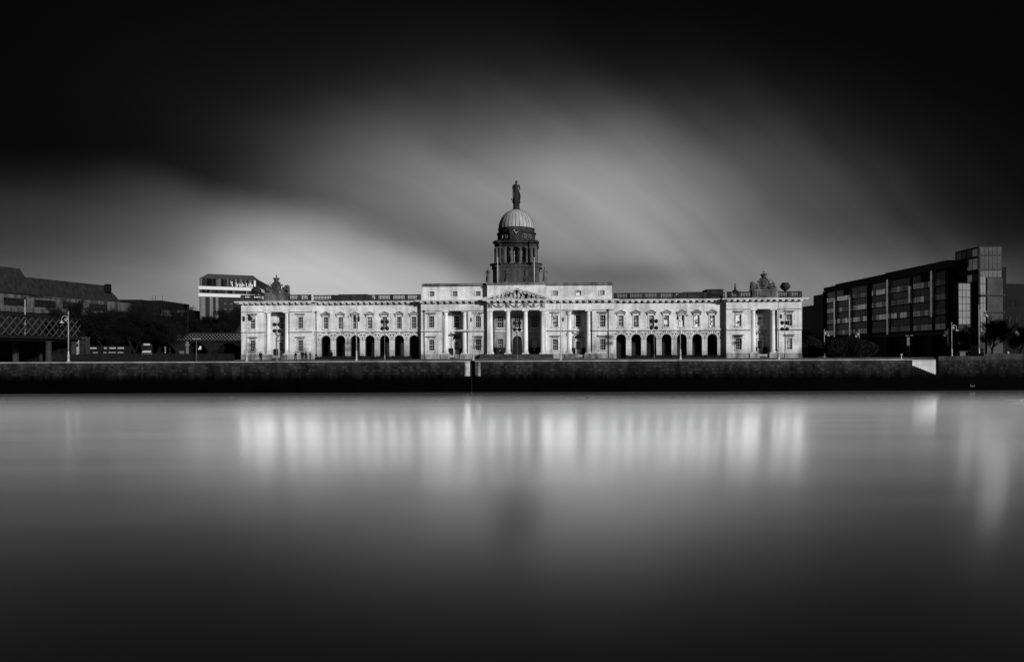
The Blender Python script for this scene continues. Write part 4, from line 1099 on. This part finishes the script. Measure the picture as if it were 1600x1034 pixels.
me = bpy.data.meshes.new_from_object(to.evaluated_get(bpy.context.evaluated_depsgraph_get()))
bpy.data.objects.remove(to)
me.materials.clear(); sign_white = plain('sign_letter_white', .75, .5, .05); me.materials.append(sign_white)
tw_ = max(v.co.x for v in me.vertices); 
lo = bpy.data.objects.new('lettering', me); col.objects.link(lo); lo.parent = it
px_, py_ = IP(LT-8.1,-.3); lo.location = (px_,py_,25.7)
lo.rotation_euler = (R(90),0,math.atan2(dd.y,dd.x)); lo.scale = (5.9/tw_,1,1)
x_, y_ = IP(LT-9.4,-.3)
MB().tube([(x_-.35,y_,27.4),(x_,y_,26.8),(x_+.3,y_,27.5)], [.22,.16,.1], 6).tube([(x_,y_,26.9),(x_+.3,y_,25.8)], [.16,.24], 6).build('emblem', sign_white, it)
# further dark blocks that close the skyline
for px0, px1, d, z, lab in ((100,200,260,15.5,'plain dark block glimpsed between the mansard roof and the bare trees'),(286,330,300,13,'low dark block at the foot of the white banded tower')):
    o = thing('distant_building', lab, 'building', ((px0+px1-1600)/2000*d, d, 0))
    w_ = (px1-px0)/1000*d/2
    MB().box(-w_,w_,0,20,0,z-.6).build('wall', M['office_dark'], o); MB().box(-w_-.3,w_+.3,-.3,20,z-.6,z).build('roof', M['roof'], o)
    for k_ in range(6): MB().box(-w_+w_*2*k_/6+.5,-w_+w_*2*(k_+1)/6-.8,-.06,0,z-3.5,z-1.6).build('window', gls[1], o)

# ------------------------------------------------------------------ dark office block, right
fin = thing('office_block', 'dark glass office block with a taller corner tower at the right', 'office block', (0,0,0))
od = plain('dark_granite_cladding', .009, .45, .3, 1.); og = [glass('office_glass_a', .004, .08), glass('office_glass_b', .02, .1), skyglass('glass_sky_mid', .3), skyglass('glass_sky_bright', .6), skyglass('glass_sky_dim', .13)]
FX = 100.6
MB().box(FX, 107.6, 147.6, 206, 0, 21.0).box(FX+1.2, 107.6, 206, 216, 0, 20).box(FX+2,107.6,216,226,0,17).build('wall', od, fin)
MB().box(FX-.25, 107.7, 147.4, 172, 20.6, 22.25).box(FX-.15,107.7,172,206.2,20.7,21.7).box(FX+.5,107.5,172.1,200,21.7,22.2).build('parapet', plain('parapet_panel', .05, .6), fin)
MB().box(FX-1.0, FX+.1, 146.5, 206, 5.1, 5.7).build('ledge', plain('ledge_concrete', .10, .7), fin)
rnd = random.Random(21)
bays = [147.8, 152.6, 161, 170.5, 180, 189.5, 198.5, 205.6]
lit = plain('granite_pier', .03, .6); sp1 = skyglass('spandrel_glass_a', .055, .25); sp2 = skyglass('spandrel_glass_b', .035, .25); fin_m = skyglass('pale_metal_fin', .8, .25)
for k_, yb_ in enumerate(bays[1:], 1):
    top = (20.4, 17.6, 20.4, 20.4, 17.2, 17.2, 20.4)[k_-1]; bot = (9.5, 13.5, 0, 0, 0, 0, 0)[k_-1]
    MB().box(FX-.62, FX, yb_-.33, yb_+.33, bot, top).build('pier', fin_m if k_ in (1,2,3,5,6) else lit, fin)
    MB().box(FX-1.1, FX-.2, yb_-.5, yb_+.5, 0, 5.1).build('column', plain('column_grey', .05), fin)
for a_, b2 in zip(bays[:-1], bays[1:]):
    nw = max(2, round((b2-a_-1.2)/1.5)); w_ = (b2-a_-1.2)/nw
    for zf in (6.4, 9.9, 13.35, 16.75):
        spn = MB(); run = rnd.choices((og[2],og[3],og[4],og[1]), (3,3,2,1))[0] if zf > 9 else rnd.choices((og[2],og[4],og[1]), (1,3,2))[0]
        for j in range(nw):
            y0 = a_+.6+j*w_
            mt = run if rnd.random() < .68 else rnd.choice((og[1], og[4], og[2]))
            MB().box(FX-.05, FX+.02, y0+.06, y0+w_-.06, zf, zf+1.35).build('window', mt, fin)
            spn.box(FX-.04, FX+.02, y0+.05, y0+w_-.05, zf+1.5, zf+3.1)
        spn.build('spandrel_panel', rnd.choice((sp1, sp2)), fin)
    if rnd.random() < .6: MB().box(FX-.08, FX, a_+1, a_+4.6, 18.2, 20.4).build('loggia', M['dark'], fin)
pg = plain('painted_sky_glass', .22, .15, .12, .5);  # pale diffuse colour paints a bright sky reflection on these panes
def glazed_grid(x0, x1, y, z0, z1, nx, nz, mat, face='s'):
    o = MB()
    for i in range(nx):
        for j in range(nz):
            o.box(x0+(x1-x0)*i/nx+.05, x0+(x1-x0)*(i+1)/nx-.05, y-.06, y+.02, z0+(z1-z0)*j/nz+.06, z0+(z1-z0)*(j+1)/nz-.06)
    return o.build('glazing', mat, fin)
MB().box(98.2, 101.0, 140.8, 142.4, 0, 16.3).box(101, 103.2, 142.8, 149, 0, 16.0).build('stair_bay', od, fin)
glazed_grid(98.25, 100.75, 140.8, 7.2, 16.15, 3, 6, pg); glazed_grid(100.0, 100.75, 140.75, 4.2, 7.1, 1, 2, pg)
# corner tower
MB().box(102.9, 108.0, 141, 148.5, 0, 24.3).build('corner_tower', plain('tower_stone', .035, .6, .2, 2.), fin)
glazed_grid(103.15, 104.35, 140.97, 5.5, 18.2, 2, 6, pg)
tg2 = glass('tower_reflecting_glass', .05, .08, .5, (.06,.5), .4)
glazed_grid(103.1, 107.8, 140.96, 19.2, 22.2, 5, 1, tg2); glazed_grid(103.1, 107.8, 140.96, 22.4, 24.1, 5, 1, og[1]); glazed_grid(103.1, 107.8, 140.95, 17.5, 19.0, 5, 1, plain('lower_glass_grey', .10, .2))
MB().box(104.5, 107.95, 140.7, 141, .2, 17.3).build('stone_panel', stone('tower_block_panel', .08, .25, .2, None, (.55,.4), .5), fin)
for z in (13.4, 9.6): MB().box(102.4, 108.3, 140.4, 141, z, z+.28).box(102.4,102.9,140.4,144,z,z+.28).build('ledge', plain('tower_ledge', .03), fin)
for j in range(4):
    for zf in (6.4, 9.9, 13.4, 16.8, 19.4, 22.3): MB().box(102.84, 102.9, 141.3+j*1.7, 142.8+j*1.7, zf, zf+(1.5 if zf < 19 else 2.4 if zf < 22 else 1.6)).build('window', rnd.choice((og[3], og[4], sp1)) if zf > 19 or rnd.random() < .5 else sp2, fin)
# right hand neighbour
rn = thing('office_block', 'black office block at the right edge beside the corner tower', 'office block', (108.2, 146, 0))
MB().box(.1, 4.6, 0, 30, 0, 20.4).box(4.6, 70, 1.0, 30, 0, 16.6).build('wall', M['office_dark'], rn)
for zf in (4.5, 8.0, 11.6):
    for j in range(7): MB().box(5.2+j*2.2, 6.8+j*2.2, .94, 1.0, zf, zf+1.5).build('window', rnd.choice((og[1],og[0],og[0])), rn)
MB().box(4.5, 71, .7, 1.2, 16.6, 17.0).build('parapet', plain('neighbour_parapet', .04), rn)

# ------------------------------------------------------------------ trees and shrubs
def tree_meshes(seed, h, spread, twigs=2600):
    rnd = random.Random(seed); tr = MB(); cr = MB(); tips = []
    def grow(p, d, L, r, lev):
        pts = [p]; dd_ = d.copy(); q = p.copy()
        for i in range(4):
            dd_ = (dd_ + Vector((rnd.gauss(0,.13),rnd.gauss(0,.13),rnd.gauss(.04,.08)))).normalized(); q = q + dd_*L/4; pts.append(q.copy())
        (tr if lev == 0 else cr).tube(pts, [r*(1-.45*i/4) for i in range(5)], 7 if lev == 0 else (5 if lev == 1 else 3))
        if lev >= 3: tips.append((pts[2], dd_)); tips.append((q, dd_)); return
        nb = (6, 5, 4)[lev]
        for i in range(nb):
            t = (.35 if lev else .45) + (.65 if lev else .55)*i/(nb-1)
            b0 = pts[0].lerp(q, t) if False else pts[min(4, int(t*4))]
            az = rnd.uniform(0, 2*PI); sp_ = rnd.uniform(.5,.95)*spread
            nd = (dd_ + Vector((math.cos(az)*sp_, math.sin(az)*sp_, rnd.uniform(-.1,.45)))).normalized()
            grow(b0, nd, L*rnd.uniform(.52,.72), r*.5, lev+1)
    grow(Vector((0,0,0)), Vector((0,0,1)), h*.5, h*.022, 0)
    per = max(1, twigs//len(tips))
    for p, d in tips:
        for i in range(per):
            dv = (d + Vector((rnd.gauss(0,.7),rnd.gauss(0,.7),rnd.gauss(.1,.6)))).normalized(); L = rnd.uniform(.5,1.3)*h/14
            o = p + Vector((rnd.gauss(0,.35),rnd.gauss(0,.35),rnd.gauss(0,.35)))*h/14
            e_ = dv.orthogonal().normalized()*rnd.uniform(.02,.07)*h/14
            cr.add([o-e_, o+e_, o+dv*L], [(0,1,2)])
    return tr.mesh('trunk', M['twig']), cr.mesh('crown', M['twig'])
TM = [tree_meshes(s, 14, sp, 14000) for s, sp in ((1,.9),(2,1.05),(3,.8))]
def tree(label, px, d, k, i, rz, s=1., group='bare trees by the rail bridge', zs=None):
    t = thing('bare_tree', label, 'tree', (lx_(px,d), d, 0), rz, group)
    f = k/14
    for nm, me in (('trunk', TM[i][0]), ('crown', TM[i][1])):
        o = obj(nm, me, t); o.scale = (f*s, f*s, f*(zs or 1))
    return t
for px, d, k, i, rz, s, lab in (
    (112,150,12.5,0,.3,1.3,'bare dark tree right behind the far left lamp'),
    (140,168,14.0,1,1.2,1.3,'bare dark tree rising below the dark mansard roof'),
    (163,150,12.0,2,2.0,1.4,'bare dark tree above the coach'),
    (190,172,13.5,0,2.9,1.3,'bare dark tree between the mansard roof and the stepped block'),
    (215,152,12.0,1,4.0,1.4,'bare dark tree above the left of the van'),
    (240,170,13.5,2,5.1,1.3,'bare dark tree before the stepped block'),
    (262,154,11.0,0,5.6,1.4,'bare dark tree above the traffic light'),
    (283,190,13.5,1,.9,1.3,'bare dark tree behind the overhead line mast'),
    (322,196,13.5,2,1.7,1.3,'bare dark tree at the left foot of the white banded tower'),
    (352,200,13.0,0,3.3,1.3,'bare dark tree in front of the white banded tower'),
    (85,160,12.0,2,3.9,1.2,'bare dark tree behind the right end of the lattice girder'),
    (55,170,12.5,1,4.6,1.2,'bare dark tree behind the middle of the lattice girder'),
    (18,165,11.5,0,2.4,1.2,'bare dark tree at the left edge above the lattice')):
    tree(lab, px, d, k*(1.16 if px > 310 else 1.0 if px > 180 else 1.16 if px > 150 else .9 if px > 100 else .84), i, rz, s)
tree('small bare tree in front of the corner tower at right', 1548, 126, 8.2, 1, .5, 1.1, 'bare trees before the office block')
tree('dim bare tree before the left corner of the dark office block', 1268, 160, 8.0, 2, 1.5, 1.3, 'bare trees before the office block')
tree('bare tree before the pale glass stair bay', 1512, 134, 6.5, 0, 3.5, 1.2, 'bare trees before the office block')
tree('bare tree at the right edge behind the raised parapet', 1592, 130, 7.5, 2, 4.5, 1.2, 'bare trees before the office block')
def bush(label, c, r, n, seed, name='bush'):
    rnd = random.Random(seed); b_ = MB(); 
    b_.ell((0,0,r[2]*.42),(r[0]*.8,r[1]*.8,r[2]*.42),14,9)
    for i in range(n):
        u = Vector((rnd.gauss(0,1),rnd.gauss(0,1),rnd.gauss(0,1))).normalized()
        lump = 1+.1*math.sin(u.x*7+seed)+.08*math.sin(u.y*9)
        p = Vector((u.x*r[0]*lump, u.y*r[1]*lump, max(.02, r[2]*.45+u.z*r[2]*.55*lump)))*rnd.uniform(.88,1.03)
        d_ = Vector((rnd.gauss(0,1),rnd.gauss(0,1),rnd.gauss(0,1))).normalized()*rnd.uniform(.12,.28); e_ = d_.orthogonal().normalized()*.1
        b_.add([p-d_, p+e_, p+d_, p-e_], [(0,1,2,3)])
    return tag(b_.build(name, M['hedge'], None, c), label, 'bush')
bush('large rounded dark bush in front of the dark office block', (lx_(1328,132),132,0), (5.0,2.5,4.1), 9000, 1)
bush('small dark bush against the right end of the pale building', (lx_(1266,140),140,0), (2.2,1.8,4.5), 4500, 2)
bush('low dark bush behind the quay below the corner tower', (lx_(1505,131),131,0), (3.5,1.6,2.6), 4500, 3)

# ------------------------------------------------------------------ light and sky
SUN_AZ, SUN_EL = 140.0, 14.0     # clockwise from the view direction
sv = Vector((math.sin(R(SUN_AZ))*math.cos(R(SUN_EL)), math.cos(R(SUN_AZ))*math.cos(R(SUN_EL)), math.sin(R(SUN_EL))))
sd = bpy.data.lights.new('sun', 'SUN'); sd.energy = 4.15; sd.angle = R(4); sd.color = (1,1,1)
so = bpy.data.objects.new('sun', sd); col.objects.link(so); so.rotation_euler = sv.to_track_quat('Z','Y').to_euler(); so.location = (60,-60,60)
wd = bpy.data.worlds.new('World'); scene.world = wd; wd.use_nodes = True
nt = wd.node_tree; bg = nt.nodes['Background']
tc_ = N(nt, 'ShaderNodeTexCoord'); sp = N(nt, 'ShaderNodeSeparateXYZ'); nt.links.new(tc_.outputs['Generated'], sp.inputs[0])
X, Y, Z = sp.outputs
az = math_(nt, 'ARCTAN2', X, Y); el = math_(nt, 'ARCSINE', Z)
# slow streaking cloud, laid out by compass direction; noise warps it so that no edge is a clean curve
Yc = math_(nt, 'MAXIMUM', Y, .12)
wv = noise(nt, tc_.outputs['Generated'], 2.4, 4, .5, (1,1,1.6))
wv2 = noise(nt, tc_.outputs['Generated'], 2.0, 3, .5, (1.4,1,1.6))
px = math_(nt, 'ADD', math_(nt, 'MULTIPLY', math_(nt, 'DIVIDE', X, Yc), 1000), math_(nt, 'MULTIPLY', math_(nt, 'SUBTRACT', wv, .5), 130))
px = math_(nt, 'ADD', px, 800)
py = math_(nt, 'SUBTRACT', 549.5, math_(nt, 'MULTIPLY', math_(nt, 'DIVIDE', Z, Yc), 1000))
py = math_(nt, 'ADD', py, math_(nt, 'MULTIPLY', math_(nt, 'SUBTRACT', wv2, .5), 95))
def curve(x, x0, x1, pts):
    fx = ramp(nt, x, x0, x1)
    n = N(nt, 'ShaderNodeFloatCurve'); c = n.mapping.curves[0]
    pts = [((a-x0)/(x1-x0), b_) for a, b_ in pts]
    c.points[0].location = pts[0]; c.points[1].location = pts[-1]
    for p in pts[1:-1]: c.points.new(*p)
    n.mapping.update(); nt.links.new(fx, n.inputs['Value'])
    return n.outputs[0]
def smooth(x, a, b_, v0=0., v1=1.):
    n = N(nt, 'ShaderNodeMapRange', interpolation_type='SMOOTHSTEP')
    nt.links.new(x, n.inputs[0])
    for i, q in zip((1,2,3,4), (a, b_, v0, v1)): n.inputs[i].default_value = q
    return n.outputs[0]
def mul(*a):
    r = a[0]
    for q in a[1:]: r = math_(nt, 'MULTIPLY', r, q)
    return r
def add(*a):
    r = a[0]
    for q in a[1:]: r = math_(nt, 'ADD', r, q)
    return r
def gauss(cx, cy, sx, syu, syd, amp, rot=0):
    dx = math_(nt, 'SUBTRACT', px, cx); dy = math_(nt, 'SUBTRACT', py, cy)
    c_, s_ = math.cos(R(rot)), math.sin(R(rot))
    u = add(mul(dx, c_), mul(dy, s_)); v_ = math_(nt, 'SUBTRACT', mul(dy, c_), mul(dx, s_))
    u = math_(nt, 'DIVIDE', u, sx)
    v_ = add(math_(nt, 'DIVIDE', math_(nt, 'MINIMUM', v_, 0), syu), math_(nt, 'DIVIDE', math_(nt, 'MAXIMUM', v_, 0), syd))
    return mul(math_(nt, 'EXPONENT', mul(add(mul(u,u), mul(v_,v_)), -1)), amp)
edge = mul(curve(px, -300, 900, [(-300,.62),(0,.66),(200,.68),(350,.70),(450,.72),(560,.77),(640,.82),(740,.87),(900,.93)]), 500)
dA = math_(nt, 'SUBTRACT', py, edge)
A = mul(curve(px, -400, 1000, [(-400,.03),(0,.055),(150,.09),(300,.19),(430,.41),(520,.42),(620,.34),(720,.22),(820,.10),(1000,.0)]), smooth(math_(nt, 'DIVIDE', dA, curve(px, -400, 1000, [(-400,1),(0,1),(200,.95),(400,.66),(600,.5),(1000,.6)])), -120, 105), smooth(dA, 60, 190, 1, .72))
C = gauss(885, 300, 270, 104, 165, .27)
C2 = gauss(1060, 370, 160, 90, 90, .06, 35)
# the glow is cut by a long diagonal edge on its right
dd_ = add(mul(math_(nt, 'SUBTRACT', px, 960), -.66), mul(math_(nt, 'SUBTRACT', py, 170), .75))
C = mul(add(C, C2), smooth(dd_, -80, 70, .52, 1))
D1 = gauss(1230, 395, 220, 150, 130, .062, 20)
D2 = gauss(1270, 465, 320, 62, 60, .15)
H = gauss(220, 470, 360, 70, 60, .085)
G0 = gauss(930, 330, 520, 190, 200, .020, 12)
L1 = gauss(610, 335, 170, 95, 90, .055, 18)
tot = add(A, C, D1, D2, H, L1, G0)
tot = mul(tot, math_(nt, 'SUBTRACT', 1, gauss(985, 425, 170, 20, 26, .38, 6)))
tot = mul(tot, math_(nt, 'SUBTRACT', 1, gauss(690, 395, 150, 30, 22, .30, 22)))
# wisps drawn out along the wind: nearly level at left, falling more steeply to the right
lv = math_(nt, 'SUBTRACT', py, mul(px, px, .0004))
sv_ = N(nt, 'ShaderNodeCombineXYZ'); nt.links.new(mul(px, 1/700.), sv_.inputs[0]); nt.links.new(mul(lv, 1/95.), sv_.inputs[1])
st_ = noise(nt, sv_.outputs[0], 1.0, 4, .55)
sv2 = N(nt, 'ShaderNodeCombineXYZ'); nt.links.new(mul(px, 1/900.), sv2.inputs[0]); nt.links.new(mul(lv, 1/170.), sv2.inputs[1]); sv2.inputs[2].default_value = 3.7
st2 = noise(nt, sv2.outputs[0], 1.0, 2, .5)
tot = mul(tot, ramp(nt, st_, .3, .7, .90, 1.10), ramp(nt, st2, .3, .7, .80, 1.18))
tot = math_(nt, 'ADD', mul(tot, .90), .0018)
# overcast behind the camera is thinner and a little brighter around the low sun
back = ramp(nt, Y, .1, -.9, 0, .05)
tot = math_(nt, 'ADD', tot, back)
tot = math_(nt, 'MULTIPLY', tot, ramp(nt, Z, -.03, .0, .2, 1))
sky = N(nt, 'ShaderNodeTexSky'); sky.sky_type = 'NISHITA'; sky.sun_disc = False
sky.sun_elevation = R(SUN_EL); sky.sun_rotation = R(SUN_AZ)
bw = N(nt, 'ShaderNodeRGBToBW'); nt.links.new(sky.outputs[0], bw.inputs[0])
# clear sky showing faintly through the cloud
tot = math_(nt, 'ADD', math_(nt, 'MULTIPLY', tot, 10.), math_(nt, 'MULTIPLY', math_(nt, 'MULTIPLY', bw.outputs[0], tot), .25))
cc = N(nt, 'ShaderNodeCombineColor')
for i in range(3): nt.links.new(tot, cc.inputs[i])
nt.links.new(cc.outputs[0], bg.inputs['Color']); bg.inputs['Strength'].default_value = .1

scene.view_settings.view_transform = 'Standard'; scene.view_settings.look = 'None'
scene.view_settings.exposure = 0; scene.view_settings.gamma = 1
scene.render.engine = 'CYCLES'
scene.cycles.max_bounces = 6
scene.cycles.caustics_reflective = False
scene.cycles.caustics_refractive = False
scene.render.resolution_x = 1024; scene.render.resolution_y = 661
